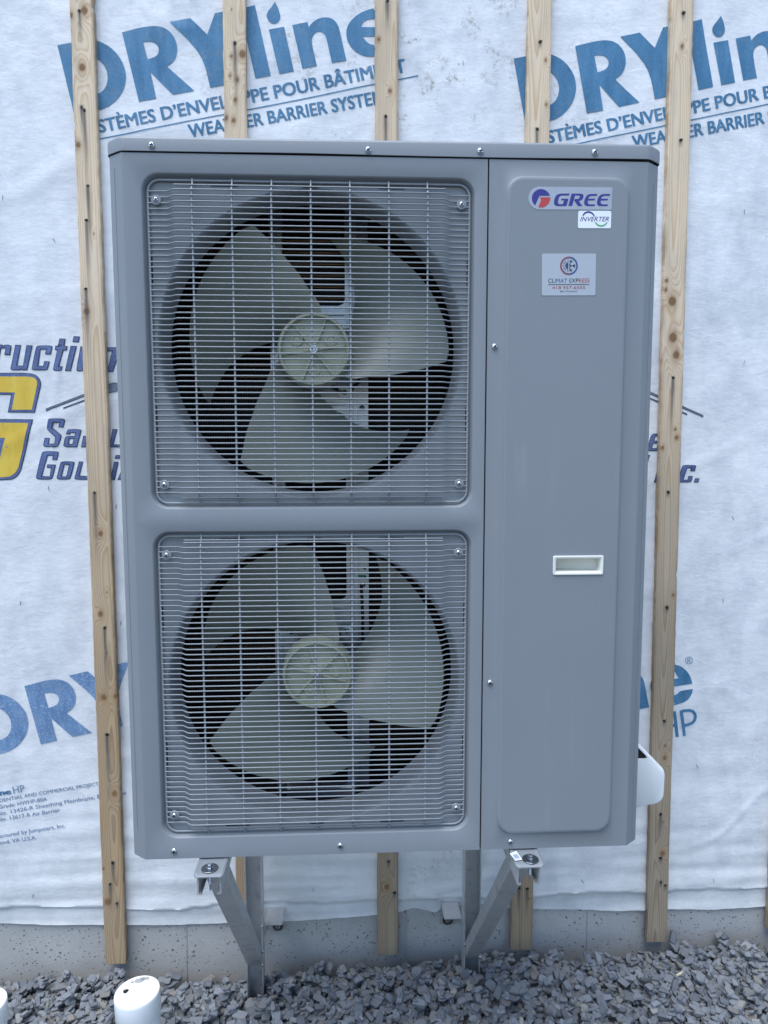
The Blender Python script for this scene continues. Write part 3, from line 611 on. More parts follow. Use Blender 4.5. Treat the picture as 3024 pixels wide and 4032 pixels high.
def I(P, dx=0.0, dz=0.0):
    return [(x / 10000 + dx, z / 10000 + dz) for x, z in P]
ident = lambda u, v: (u, v)
def printed(name, jobs, mat, lift=0.0011, step=0.016):
    return obj(name, lay(jobs, wrap_y, lift, step), mat, membrane, 60, recalc=False)

BASES = [tuple(v / 10000 for v in p) for p in DATA['dry_at']]
R3 = BASES[2]
BASES.append((R3[0] + 1.1567, R3[1] - 0.0391))
glyphs = DATA['dry']
for n_, (bx, bz) in enumerate(BASES):
    jobs = []
    for gi, g in enumerate(glyphs):
        jobs.append((fill2d([I(p, bx, bz) for p in g]), ident))
    printed('printed_brand_word', jobs, M['ink_blue'] if n_ in (0, 1, 3) else M['ink_worn'])
def caps_line(s, i0, p0, i1, p1, cap, bx, bz):
    me = text2d(s)
    def left(i):
        if i == 0:
            return bounds(text2d(s[0]))[0]
        full = bounds(text2d(s[:i + 1]))[1]
        one = bounds(text2d(s[i]))
        return full - (one[1] - one[0])
    a, b = left(i0), left(i1)
    ux, uz = (p1[0] - p0[0]) / (b - a), (p1[1] - p0[1]) / (b - a)
    ang = math.atan2(uz, ux)
    vy = cap / capheight()
    return me, lambda u, v: (bx + p0[0] + (u - a) * ux - math.sin(ang) * v * vy, bz + p0[1] + (u - a) * uz + math.cos(ang) * v * vy)
def bold_print(name, me, tf, shifts, mat):
    bms = []
    for q, s_ in enumerate(shifts):
        bms.append(lay([(me, lambda u, v, s_=s_: tf(u + s_, v + 0.3 * abs(s_)))], wrap_y, 0.0011 + 0.00012 * q, 0.016))
    bm = bms[0]
    for b_ in bms[1:]:
        tmp = bpy.data.meshes.new('tmp')
        b_.to_mesh(tmp)
        b_.free()
        bm.from_mesh(tmp)
        bpy.data.meshes.remove(tmp)
    return obj(name, bm, mat, membrane, 60, recalc=False)
SLOGANS = ['SYSTÈMES D’ENVELOPPE POUR BÂTIMENT', 'WEATHER BARRIER SYSTEMS']
SMALL_TEXT = ['ne', 'HP', 'DENTIAL AND COMMERCIAL PROJECTS', 'Grade: HWHP-80A', 'No. 13426-R Sheathing Membrane, Breathable',
              'No. 13617-R Air Barrier', 'actured by Jumpstart, Inc.', 'ond, VA U.S.A.']
for (bx, bz) in BASES[:2]:
    for s, (i0, p0, i1, p1, cap) in zip(SLOGANS, DATA['caps']):
        me_, tf_ = caps_line(s, i0, p0, i1, p1, cap, bx, bz)
        bold_print('printed_slogan_line', me_, tf_, (-0.030, -0.015, 0.0, 0.015, 0.030), M['ink_blue'])
    printed('printed_rule', [(fill2d([I(DATA['line'], bx, bz)]), ident)], M['ink_blue'])
printed('printed_letters', [(fill2d([I(p)]), ident) for p in DATA['hp'][:4]], M['ink_blue'])
printed('printed_registered_mark', [(fill2d([I(p)]), ident) for p in DATA['hp'][4:]], M['ink_slate'])
for s, (xa, za, xb, zb, cap, bold) in zip(SMALL_TEXT, DATA['text']):
    me = text2d(s)
    a, b = bounds(me)
    L = math.hypot(xb - xa, zb - za)
    sx = L / (b - a)
    ca, sa = (xb - xa) / L, (zb - za) / L
    vy = cap / capheight()
    tf = lambda u, v, a=a, sx=sx, ca=ca, sa=sa, vy=vy, xa=xa, za=za: (xa + (u - a) * sx * ca - sa * v * vy, za + (u - a) * sx * sa + ca * v * vy)
    bold_print('printed_small_text', me, tf, (-0.05, -0.025, 0.0, 0.025, 0.05) if bold == 2 else (-0.008, 0.008), M['ink_blue'] if bold == 2 else M['ink_slate'])
LG = DATA['logo']
for key, m_out, m_in, ins in (('navy', 'ink_navy', 'ink_mid', 0.0022), ('roof', 'ink_navy', 'ink_roof', 0.0018), ('bigedge', 'ink_navy', 'ink_mid', 0.0022)):
    printed('printed_logo_outline', [(fill2d([I(p) for p in g]), ident) for g in LG[key]], M[m_out])
    printed('printed_logo_letters', [(fill2d([I(p) for p in g], -ins), ident) for g in LG[key]], M[m_in], 0.0017)
printed('printed_logo_letter_fill', [(fill2d([I(p) for p in g]), ident) for g in LG['bigfill']], M['ink_yellow'], 0.0023)
# staples holding the sheet, and little torn scraps round some of them
bm = bmesh.new()
tube(bm, [(-0.0055, 0.002, 0), (-0.005, -0.0012, 0), (0.005, -0.0012, 0), (0.0055, 0.002, 0)], 0.0006, 5)
bmesh.ops.recalc_face_normals(bm, faces=bm.faces)
st_me = bpy.data.meshes.new('staple')
bm.to_mesh(st_me)
bm.free()
finish(st_me, M['dark_steel'], 40)
random.seed(5)
for (sx_, sz_) in DATA['staples'] + [(-0.68, 2.05), (-0.72, 1.42), (1.12, 1.33), (1.2, 2.3), (0.36, 2.5), (-0.05, 2.58), (1.05, 0.62)]:
    o = inst('staple', st_me, membrane)
    o.matrix_basis = Matrix.Translation((sx_, wrap_y(sx_, sz_) - 0.0006, sz_)) @ Matrix.Rotation(random.uniform(0.9, 1.9), 4, 'Y')

# ---- concrete foundation
fnd = thing('concrete_foundation', 'pitted bare concrete foundation under the white sheeting', 'foundation', (0.2, 0.64, 0.0))
verts, faces = [], []
NXc, NZc = 500, 50
for i in range(NXc + 1):
    x = X0 + (X1 - X0) * i / NXc
    for j in range(NZc + 1):
        z = -0.25 + 0.55 * j / NZc
        verts.append((x, 0.642 + 0.0012 * nz3(x * 5, 1, z * 5) + 0.0006 * nz3(x * 30, 2, z * 30), z))
for i in range(NXc):
    for j in range(NZc):
        a = i * (NZc + 1) + j
        faces.append((a, a + NZc + 1, a + NZc + 2, a + 1))
me = bpy.data.meshes.new('foundation_face')
me.from_pydata(verts, [], faces)
inst('foundation_face', finish(me, M['concrete'], 60), fnd)
JT = DATA['joints']
for xa, xb in ((JT[0], JT[1]), (JT[2], JT[3]), (0.223, 0.221)):
    bm = bmesh.new()
    lp = []
    for j in range(30):
        z = -0.2 + 0.47 * j / 29
        x = xa + (xb - xa) * (0.24 - z) / 0.2
        w = 0.0032 + 0.0012 * nz3(xa * 40, z * 30, 1)
        y = 0.6405 + 0.0008 * nz3(xa, z * 60, 3)
        lp.append([(x - w, 0.645, z), (x - w * 0.5, y - 0.0012, z), (x + w * 0.3, y - 0.0004, z), (x + w, 0.645, z)])
    rings(bm, lp, close=False)
    obj('form_seam', bm, M['concrete'], fnd, 40)

# ================================================================== furring strips
TH = 0.019
bm = bmesh.new()
random.seed(2)
f = [bm.verts.new((0.0038 * random.uniform(0.55, 1.15) * math.cos(t), -0.0003, 0.0046 * random.uniform(0.6, 1.2) * math.sin(t))) for t in (2 * math.pi * q / 9 for q in range(9))]
bm.faces.new(f)
bmesh.ops.recalc_face_normals(bm, faces=bm.faces)
nail_me = bpy.data.meshes.new('nail_hole')
bm.to_mesh(nail_me)
bm.free()
finish(nail_me, M['nail_hole'])

def strip(label, x_top, z_top, x_bot, z_bot, width, marks, seed, age_top, age_bot, grey):
    k0 = (x_top - x_bot) / (z_top - z_bot)
    z1 = 3.25
    ax = lambda z: x_bot + (z - z_bot) * k0
    t = thing('furring_strip', label, 'wood strip', (x_bot, W - TH, z_bot), 'pine furring strips nailed over the white sheeting')
    NU, NZ = 20, int((z1 - z_bot) / 0.0042)
    rng = random.Random(seed)
    sx = rng.uniform(-40, 40)
    pith = rng.uniform(-14, 14)
    knots = [(x, z, r) for x, z, r in marks if r > 0]
    nails = [(x, z, r) for x, z, r in marks if r < 0]
    z = 2.55
    if len(knots) < 5:
        knots += [(ax(zz) + rng.uniform(-0.02, 0.02), zz, rng.uniform(2, 6)) for zz in (rng.uniform(0.9, 2.0) for _ in range(3))]
    verts, faces, ring, knot, stain, age, halo, edgev = [], [], [], [], [], [], [], []
    cols = [-1.0] + list(np.linspace(-1, 1, NU + 1)) + [1.0]
    ncol = len(cols)
    for j in range(NZ + 1):
        z = z_bot + (z1 - z_bot) * j / NZ
        xc = ax(z)
        near = [kk for kk in knots if abs(kk[1] - z) < 0.09]
        nearn = [kk for kk in nails if -0.03 < kk[1] - z < 0.26]
        el = 0.0012 * nz3(seed, z * 9, 1) + 0.0009 * nz3(seed, z * 45, 2) - 0.0035 * sstep(0.52, 0.66, nz3(seed, z * 14, 6))
        er = 0.0012 * nz3(seed + 5, z * 9, 1) + 0.0009 * nz3(seed + 5, z * 45, 2) - 0.0035 * sstep(0.52, 0.66, nz3(seed + 9, z * 14, 6))
        D = 24 + 20 * nz3(seed * 1.7, z * 1.1, 4)
        x0 = pith + 16 * nz3(seed * 2.3, z * 0.55, 7)
        ag = age_top + (age_bot - age_top) * sstep(2.1, 0.5, z + 0.35 * nz3(seed, z * 2.5, 3))
        for c, u in enumerate(cols):
            hw = width / 2 + (el if u < 0 else er)
            x = xc + u * hw
            edge = abs(u) > 0.999
            if c in (0, ncol - 1):
                y = W - 0.0005
            else:
                y = W - TH + (0.0016 if edge else 0.0) + 0.0002 * nz3(x * 120, seed, z * 12)
            verts.append((x, y, z))
            mx_ = (x - xc) * 1000
            r = math.sqrt((mx_ - x0) ** 2 + D * D) / 3.3 + 0.35 * nz3(x * 45, seed, z * 3)
            kv = hv = 0.0
            for kx, kz, kr in near:
                dx, dz = (x - kx) * 1000, (z - kz) * 1000
                g = math.exp(-(dx * dx + (dz / 2.6) ** 2) / (2 * (kr * 1.25) ** 2))
                r += 4.5 * g
                kv = max(kv, sstep(kr * 1.02, kr * 0.72, math.hypot(dx, dz / 1.2)))
                hv = max(hv, math.exp(-(math.hypot(dx, dz / 1.8) / (kr * 1.45)) ** 4))
            sv = 0.0
            for kx, kz, kr in nearn:
                ln = {-1: 24.0, -2: 95.0, -3: 220.0}.get(int(kr), 40.0)
                dz = (kz - z) * 1000
                wd = 4.6 + 1.6 * nz3(z * 30, kx, 2) + 0.008 * min(150, max(0, dz))
                dx = (x - kx) * 1000 - 1.5 * nz3(kz, dz * 0.02, 5)
                if dz > -4:
                    sv = max(sv, math.exp(-(dx / wd) ** 2) * (1 - sstep(0.0, ln, dz)))
            ring.append(r + sx)
            knot.append(kv)
            halo.append(hv)
            edgev.append(max(0.0, (abs(u) - 0.72) / 0.28))
            stain.append(sv)
            age.append(min(1, max(0, ag)))
    for j in range(NZ):
        for c in range(ncol - 1):
            a = j * ncol + c
            faces.append((a, a + 1, a + ncol + 1, a + ncol))
    faces.append(tuple(range(ncol - 1, -1, -1)))
    me = bpy.data.meshes.new('strip_board')
    me.from_pydata(verts, [], faces)
    for nm, dat in (('ring', ring), ('knot', knot), ('stain', stain), ('age', age), ('grey', [grey] * len(age)), ('halo', halo), ('edge', edgev)):
        at = me.attributes.new(nm, 'FLOAT', 'POINT')
        at.data.foreach_set('value', dat)
    inst('strip_board', finish(me, M['wood'], 30), t)
    for kx, kz, kr in nails:
        o = inst('nail_hole', nail_me, t)
        o.matrix_basis = Matrix.Translation((kx, W - TH - 0.0002, kz)) @ Matrix.Rotation(kz * 40, 4, 'Y') @ Matrix.Scale(0.75 + 0.5 * ((kz * 91) % 1), 4)
    return t

ST = DATA['battens']
MK = DATA['marks']
LABELS = ['pale to tan pine strip left of the heat pump with dark streaks under its nails',
          'pine strip behind the heat pump, crossing the Y and l of the upper left word',
          'pine strip behind the heat pump, its lower end hanging between the two brackets',
          'pine strip over the right D, its lower end hanging just outside the right bracket',
          'knotty pine strip right of the heat pump with a row of round brown knots']
AGES = [(0.05, 1.0, 0.15), (0.1, 1.0, 0.1), (0.3, 1.0, 0.65), (0.12, 1.0, 0.55), (0.12, 1.0, 0.8)]
for i in range(5):
    strip(LABELS[i], *ST[i], MK[i], 11 + 7 * i, *AGES[i])
strip('pine strip at the far right edge of the wall, only its left edge in view', 1.303, 2.66, 1.300, 0.13, 0.058, [(1.30, 0.9, 6), (1.31, 1.9, 5), (1.3, 0.3, -2)], 77, 0.2, 0.9, 0.6)

# ================================================================== heat pump
HP = thing('heat_pump', 'grey two fan heat pump outdoor unit standing on two wall brackets', 'heat pump', (0.137, 0.17, 0.769))
ZB, ZT2 = 0.7690, 2.0235          # casing bottom and top
XL, XR = -0.3445, 0.6175          # sides
SEAM0, SEAM1 = 0.3065, 0.3092

def fillet(pts, r, n=4):
    out = []
    for i, p in enumerate(pts):
        if i in (0, len(pts) - 1):
            out.append(p)
            continue
        a, b, c = Vector(pts[i - 1]), Vector(p), Vector(pts[i + 1])
        u, v = (a - b).normalized(), (c - b).normalized()
        rr = min(r, (a - b).length * 0.45, (c - b).length * 0.45)
        s, e = b + u * rr, b + v * rr
        for k_ in range(n + 1):
            t = k_ / n
            out.append(tuple(s * (1 - t) ** 2 + b * 2 * t * (1 - t) + e * t * t))
    return out

def sheet(bm, prof, z0, z1):
    a = [bm.verts.new((x, y, z0)) for x, y in prof]
    b = [bm.verts.new((x, y, z1)) for x, y in prof]
    for i in range(len(a) - 1):
        bm.faces.new((a[i], a[i + 1], b[i + 1], b[i]))

def ray_rect(cx, cz, x0, x1, z0, z1, t):
    dx, dz = math.cos(t), math.sin(t)
    s = min(((x1 - cx) / dx if dx > 1e-9 else (x0 - cx) / dx if dx < -1e-9 else 1e9),
            ((z1 - cz) / dz if dz > 1e-9 else (z0 - cz) / dz if dz < -1e-9 else 1e9))
    return (cx + dx * s, cz + dz * s)

def ray_rr(cx, cz, hx, hz, r, t):
    dx, dz = math.cos(t), math.sin(t)
    ax_, az_ = abs(dx), abs(dz)
    s = min(hx / ax_ if ax_ > 1e-9 else 1e9, hz / az_ if az_ > 1e-9 else 1e9)
    px_, pz_ = ax_ * s, az_ * s
    kx, kz = hx - r, hz - r
    if px_ > kx and pz_ > kz:
        b = ax_ * kx + az_ * kz
        c = kx * kx + kz * kz - r * r
        s = b + math.sqrt(max(0, b * b - c))
    return (cx + dx * s, cz + dz * s)

def thetas(cx, cz, rects, n=144):
    ts = {round(2 * math.pi * i / n, 6) for i in range(n)}
    for x0, x1, z0, z1 in rects:
        for x in (x0, x1):
            for z in (z0, z1):
                ts.add(round(math.atan2(z - cz, x - cx) % (2 * math.pi), 6))
    # a few more round the rounded corners
    for q in range(4):
        b = math.pi / 4 + q * math.pi / 2
        for d in np.linspace(-0.10, 0.10, 15):
            ts.add(round((b + d) % (2 * math.pi), 6))
    return sorted(ts)

def face_out(bm):
    for f in bm.faces:
        f.normal_update()
        if f.normal.y > 1e-4:
            f.normal_flip()
FANS = (1.7060, 1.0940)
ZMID = 1.4000
LP = -0.3125                      # where the flat front begins on the left
bm = bmesh.new()
prof = fillet([(XL, 0.30), (XL, 0.0215), (-0.3165, 0.0), (LP, 0.0)], 0.007)
sheet(bm, prof, ZB, ZT2)
for cz, (z0, z1) in zip(FANS, ((ZMID, ZT2), (ZB, ZMID))):
    rect = (LP, SEAM0, z0, z1)
    ts = thetas(0, cz, [rect])
    def lp(fn, y):
        return [(p[0], y, p[1]) for p in (fn(t) for t in ts)]
    circ = lambda r: (lambda t: (r * math.cos(t), cz + r * math.sin(t)))
    L_ = [lp(lambda t: ray_rect(0, cz, *rect, t), 0.0),
          lp(lambda t: ray_rr(0, cz, 0.2868, 0.2868, 0.0310, t), 0.0),
          lp(lambda t: ray_rr(0, cz, 0.2850, 0.2850, 0.0295, t), 0.0008),
          lp(lambda t: ray_rr(0, cz, 0.2838, 0.2838, 0.0285, t), 0.0030),
          lp(lambda t: ray_rr(0, cz, 0.2818, 0.2818, 0.0265, t), 0.0105),
          lp(lambda t: ray_rr(0, cz, 0.2805, 0.2805, 0.0255, t), 0.0126),
          lp(lambda t: ray_rr(0, cz, 0.2785, 0.2785, 0.0240, t), 0.0132)]
    for r, y in ((0.2705, 0.0132), (0.2690, 0.0138), (0.2666, 0.0165), (0.2644, 0.0215), (0.2628, 0.029), (0.2618, 0.039), (0.2614, 0.052), (0.2614, 0.082)):
        L_.append(lp(circ(r), y))
    rings(bm, L_)
# returns along the seam and bottom lip
for x in (SEAM0,):
    a = [bm.verts.new(p) for p in ((x, 0, ZB), (x, 0, ZT2), (x, 0.02, ZT2), (x, 0.02, ZB))]
    bm.faces.new(a)
a = [bm.verts.new(p) for p in ((LP, 0, ZB), (SEAM0, 0, ZB), (SEAM0, 0.018, ZB), (LP, 0.018, ZB))]
bm.faces.new(a)
face_out(bm)
front = obj('front_panel', bm, M['paint'], HP, 42, recalc=False)

# service panel with its raised field
bm = bmesh.new()
RP = 0.5855
prof = fillet([(RP, 0.0), (0.5895, 0.0), (XR, 0.0215), (XR, 0.30)], 0.007)
sheet(bm, prof, ZB, ZT2)
cx, cz = 0.4478, 1.398
rect = (SEAM1, RP, ZB, ZT2)
hx, hz = 0.1094, 0.5985
ts = sorted({round(t, 6) for t in thetas(cx, cz, [rect])} | {round((s * math.atan2(hz - q * 0.03, hx - (1 - q) * 0.03) + o_) % (2 * math.pi), 6) for q in np.linspace(0, 1, 12) for s, o_ in ((1, 0), (-1, 0), (1, math.pi), (-1, math.pi))})
lp = lambda fn, y: [(p[0], y, p[1]) for p in (fn(t) for t in ts)]
L_ = [lp(lambda t: ray_rect(cx, cz, *rect, t), 0.0)]
for d, y in ((0.0, 0.0), (0.0005, -0.0003), (0.0026, -0.0043), (0.0036, -0.0050)):
    L_.append(lp(lambda t, d=d: ray_rr(cx, cz, hx - d, hz - d, 0.030 - d, t), y))
# opening for the grip recess
GX0, GX1, GZ0, GZ1 = 0.4375, 0.5240, 1.2995, 1.3275
L_.append(lp(lambda t: ray_rr(cx, cz, 0.102, 0.59, 0.024, t), -0.0050))
vl = rings(bm, L_)
inner = vl[-1]
hole = [bm.verts.new((x, -0.005, z)) for x, z in ((GX0, GZ0), (GX1, GZ0), (GX1, GZ1), (GX0, GZ1))]
es = []
for lst in (inner, hole):
    for i in range(len(lst)):
        e = bm.edges.get((lst[i], lst[(i + 1) % len(lst)])) or bm.edges.new((lst[i], lst[(i + 1) % len(lst)]))
        es.append(e)
bmesh.ops.triangle_fill(bm, edges=es, use_beauty=True)
a = [bm.verts.new(p) for p in ((SEAM1, 0, ZB), (SEAM1, 0, ZT2), (SEAM1, 0.02, ZT2), (SEAM1, 0.02, ZB))]
bm.faces.new(a)
a = [bm.verts.new(p) for p in ((SEAM1, 0, ZB), (RP, 0, ZB), (RP, 0.018, ZB), (SEAM1, 0.018, ZB))]
bm.faces.new(a)
face_out(bm)
obj('service_panel', bm, M['paint'], HP, 42, recalc=False)

# folded grooves on the chamfered corners
for x, y, z0, z1 in ((-0.3327, 0.0130, 0.823, 2.001), (0.6058, 0.0130, 0.807, 1.991)):
    bm = bmesh.new()
    box(bm, x - 0.0005, x + 0.0005, y - 0.0014, y + 0.004, z0, z1)
    obj('corner_groove', bm, M['wire'], HP, None)
# casing behind the front: floor, back, sides, divider
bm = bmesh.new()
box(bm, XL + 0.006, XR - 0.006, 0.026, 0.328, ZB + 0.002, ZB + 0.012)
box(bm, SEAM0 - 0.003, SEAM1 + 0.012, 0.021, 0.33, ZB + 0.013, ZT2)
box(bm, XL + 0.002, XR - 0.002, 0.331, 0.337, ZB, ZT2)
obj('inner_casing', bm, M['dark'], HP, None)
bm = bmesh.new()
box(bm, SEAM0 - 0.004, SEAM1 + 0.004, 0.006, 0.02, ZB + 0.002, ZT2)
box(bm, XL + 0.034, XR - 0.034, 0.0035, 0.012, ZT2 - 0.004, ZT2 + 0.006)
box(bm, XL + 0.004, XR - 0.004, 0.026, 0.3375, ZT2 - 0.003, ZT2 + 0.006)
obj('panel_gap', bm, M['seam'], HP, None)

# lid
bm = bmesh.new()
lidp = fillet([(XL - 0.002, 0.34), (XL - 0.002, 0.0205), (-0.3173, -0.0022), (0.5903, -0.0022), (XR + 0.002, 0.0205), (XR + 0.002, 0.34)], 0.007)
zc = lambda x: 2.0258 + 0.0022 * sstep(0.30, 0.60, x) + 0.0012 * math.exp(-((x + 0.02) / 0.14) ** 2)
def inset(p, d):
    c_ = Vector((0.137, 0.18))
    v = Vector(p)
    n_ = Vector((0, 1)) if v.y < 0.005 else Vector((1 if v.x < 0.13 else -1, 0.35 if v.y < 0.03 else 0))
    v = v + n_ * d
    return (v.x, v.y)
fine = []
for p, q in zip(lidp, lidp[1:]):
    nsub = 24 if abs(p[0] - q[0]) > 0.5 else 1
    for s in range(nsub):
        t = s / nsub
        fine.append((p[0] + (q[0] - p[0]) * t, p[1] + (q[1] - p[1]) * t))
fine.append(lidp[-1])
levels = []
levels.append([(x, y + 0.003, zc(x)) for x, y in fine])
levels.append([(x, y, zc(x)) for x, y in fine])
zt_ = lambda x: 2.0505 + 0.0030 * sstep(-0.3, 0.6, x)
levels.append([(x, y, zt_(x) - 0.0055) for x, y in fine])
for d, h in ((0.0008, -0.0030), (0.0025, -0.0010), (0.0055, 0.0)):
    levels.append([(*inset((x, y), d), zt_(x) + h) for x, y in fine])
rings(bm, levels, close=False)
top = [v for v in bm.verts if v.co.z > 2.0495 and any(abs(v.co.z - zt_(v.co.x)) < 1e-5 for _ in (0,))]
bm.verts.ensure_lookup_table()
n_ = len(fine)
bm.faces.new([bm.verts[i] for i in range(len(levels) * n_ - n_, len(levels) * n_)])
obj('top_lid', bm, M['paint'], HP, 42)

# ---- screws
def screw_mesh(r, mat, name):
    bm = bmesh.new()
    lathe(bm, [(r, 0.0), (r * 0.97, -r * 0.22), (r * 0.72, -r * 0.52), (r * 0.35, -r * 0.66)], 18, caps=(False, True))
    me = None
    bmesh.ops.recalc_face_normals(bm, faces=bm.faces)
    me = bpy.data.meshes.new(name)
    bm.to_mesh(me)
    bm.free()
    finish(me, mat, 50)
    bm = bmesh.new()
    w = r * 0.16
    box(bm, -r * 0.55, r * 0.55, -r * 0.72, -r * 0.3, -w, w)
    box(bm, -w, w, -r * 0.722, -r * 0.3, -r * 0.55, r * 0.55)
    m2 = bpy.data.meshes.new(name + '_slot')
    bm.to_mesh(m2)
    bm.free()
    finish(m2, M['seam'])
    return me, m2
sm, ss = screw_mesh(0.0058, M['steel'], 'screw')
def add_screw(x, y, z, parent, mm=sm, ms=ss, rot=0.3):
    o = inst('screw', mm, parent)
    o.matrix_basis = Matrix.Translation((x, y, z)) @ Matrix.Rotation(rot, 4, 'Y')
    p = inst('cross_slot', ms, o)
    p.matrix_basis = Matrix.Identity(4)
    p.matrix_parent_inverse = Matrix.Identity(4)
    return o
for i, (x, z, y) in enumerate([(-0.2648, 2.0345, -0.0022), (0.0998, 2.0335, -0.0022), (0.2926, 2.0352, -0.0022), (0.4926, 2.0367, -0.0022),
                               (-0.2636, 0.784, 0), (0.0435, 0.7855, 0), (0.3658, 0.7831, 0), (0.3225, 1.7051, 0), (0.3224, 1.0939, 0)]):
    add_screw(x, y, z, HP, rot=0.3 + 0.7 * i)

# ---- fan guards
PITCH = 0.00972
xw = [(-0.2765, 0.0072), (-0.2455, 0.0066), (-0.2405, 0.0052), (-0.2315, -0.0044), (-0.2265, -0.0058)]
path = [(x, y, 0) for x, y in xw] + [(-x, y, 0) for x, y in xw[::-1]]
bm = bmesh.new()
tube(bm, path, 0.00124, 8)
bmesh.ops.recalc_face_normals(bm, faces=bm.faces)
wire_me = bpy.data.meshes.new('wire')
bm.to_mesh(wire_me)
bm.free()
finish(wire_me, M['wire'], 60)
bm = bmesh.new()
tube(bm, [(-0.2305, 0, 0), (0.2325, 0, 0)], 0.00128, 6)
bmesh.ops.recalc_face_normals(bm, faces=bm.faces)
short_me = bpy.data.meshes.new('short_wire')
bm.to_mesh(short_me)
bm.free()
finish(short_me, M['wire'], 60)
bm = bmesh.new()
zv = [(0.2790, 0.0062), (0.2710, 0.0048), (0.2650, 0.0016), (0.2590, -0.0030), (0.2545, -0.0038)]
tube(bm, [(0, y, z) for z, y in zv] + [(0, y, -z) for z, y in zv[::-1]], 0.0018, 8)
# fillets of the coating at each crossing
for q in range(54):
    z = 0.2576 - q * PITCH
    lathe(bm, [(0.0017, -0.0022), (0.0021, -0.0009), (0.0023, 0.0), (0.0021, 0.0009), (0.0017, 0.0022)], 8, 'z', (0, -0.0042, z))
bmesh.ops.recalc_face_normals(bm, faces=bm.faces)
vert_me = bpy.data.meshes.new('upright_wire')
bm.to_mesh(vert_me)
bm.free()
finish(vert_me, M['wire'], 60)
def rr_path(h, r, n=7):
    pts = []
    for qx, qz, a0 in ((1, 1, 0), (-1, 1, 90), (-1, -1, 180), (1, -1, 270)):
        for k_ in range(n):
            t = math.radians(a0 + 90 * k_ / (n - 1))
            pts.append((qx * (h - r) + r * math.cos(t), 0.0085, qz * (h - r) + r * math.sin(t)))
    return pts
bm = bmesh.new()
tube(bm, rr_path(0.2765, 0.020), 0.0021, 8, closed=True)
bmesh.ops.recalc_face_normals(bm, faces=bm.faces)
frame_me = bpy.data.meshes.new('fan_guard')
bm.to_mesh(frame_me)
bm.free()
finish(frame_me, M['wire'], 60)
bm = bmesh.new()
lathe(bm, [(0.0086, 0.0022), (0.0086, 0.0), (0.0078, -0.0008)], 20, caps=(False, True))
bmesh.ops.recalc_face_normals(bm, faces=bm.faces)
tab_me = bpy.data.meshes.new('screw_tab')
bm.to_mesh(tab_me)
bm.free()
finish(tab_me, M['wire'], 40)
gm, gs = screw_mesh(0.0050, M['steel'], 'guard_screw')
rng = random.Random(3)
def guard(cz, shorts):
    g = inst('fan_guard', frame_me, HP, (0, 0, cz))
    put(g, HP)
    def sub(name, me, x, y, z, rot=None):
        o = bpy.data.objects.new(name, me)
        COL.objects.link(o)
        o.parent = g
        o.matrix_basis = Matrix.Translation((x, y, z)) @ (rot or Matrix.Identity(4))
        return o
    for q in range(54):
        sub('wire', wire_me, rng.uniform(-0.0004, 0.0004), 0, 0.2576 - q * PITCH + rng.uniform(-0.0003, 0.0003), Matrix.Rotation(rng.uniform(-0.0011, 0.0011), 4, 'Y'))
    for z, y in shorts:
        sub('short_wire', short_me, 0, y, z)
    for q in range(7):
        sub('upright_wire', vert_me, (q - 3) * 0.0671 + 0.001, 0, 0)
    for x in (-0.2625, 0.2622):
        for z in (0.2428, -0.2435):
            sub('screw_tab', tab_me, x, 0.0058, z)
            a = rng.uniform(0, 1.5)
            s = sub('guard_screw', gm, x, 0.0050, z, Matrix.Rotation(a, 4, 'Y'))
            sub('screw_slot', gs, x, 0.0050, z, Matrix.Rotation(a, 4, 'Y'))
    return g
guard(FANS[0], [(0.2664, -0.0012), (-0.2664, -0.0012), (-0.2698, 0.0022)])
guard(FANS[1], [(0.2698, 0.0022), (0.2657, -0.0012), (-0.2664, -0.0012), (-0.2698, 0.0022)])
# near-black bars in the recess floor stand in for the shade inside slots
def slot(x0, x1, z0, z1):
    bm = bmesh.new()
    box(bm, x0, x1, 0.0124, 0.02, z0, z1)
    obj('slot_shade_bar', bm, M['seam'], front, None)
for cz in FANS:
    for s in (1, -1):
        for x0, x1 in ((-0.170, -0.125), (0.119, 0.163), (-0.013, 0.013)):
            slot(x0, x1, cz + s * 0.2700 - 0.0011, cz + s * 0.2700 + 0.0011)
            slot(x0 + 0.0015, x1 - 0.001, cz + s * 0.2772 - 0.0008, cz + s * 0.2772 + 0.0008)
        slot(-0.2752, -0.2732, cz + s * 0.128 - 0.022, cz + s * 0.128 + 0.022)
        slot(0.2735, 0.2752, cz + s * 0.128 - 0.021, cz + s * 0.128 + 0.021)

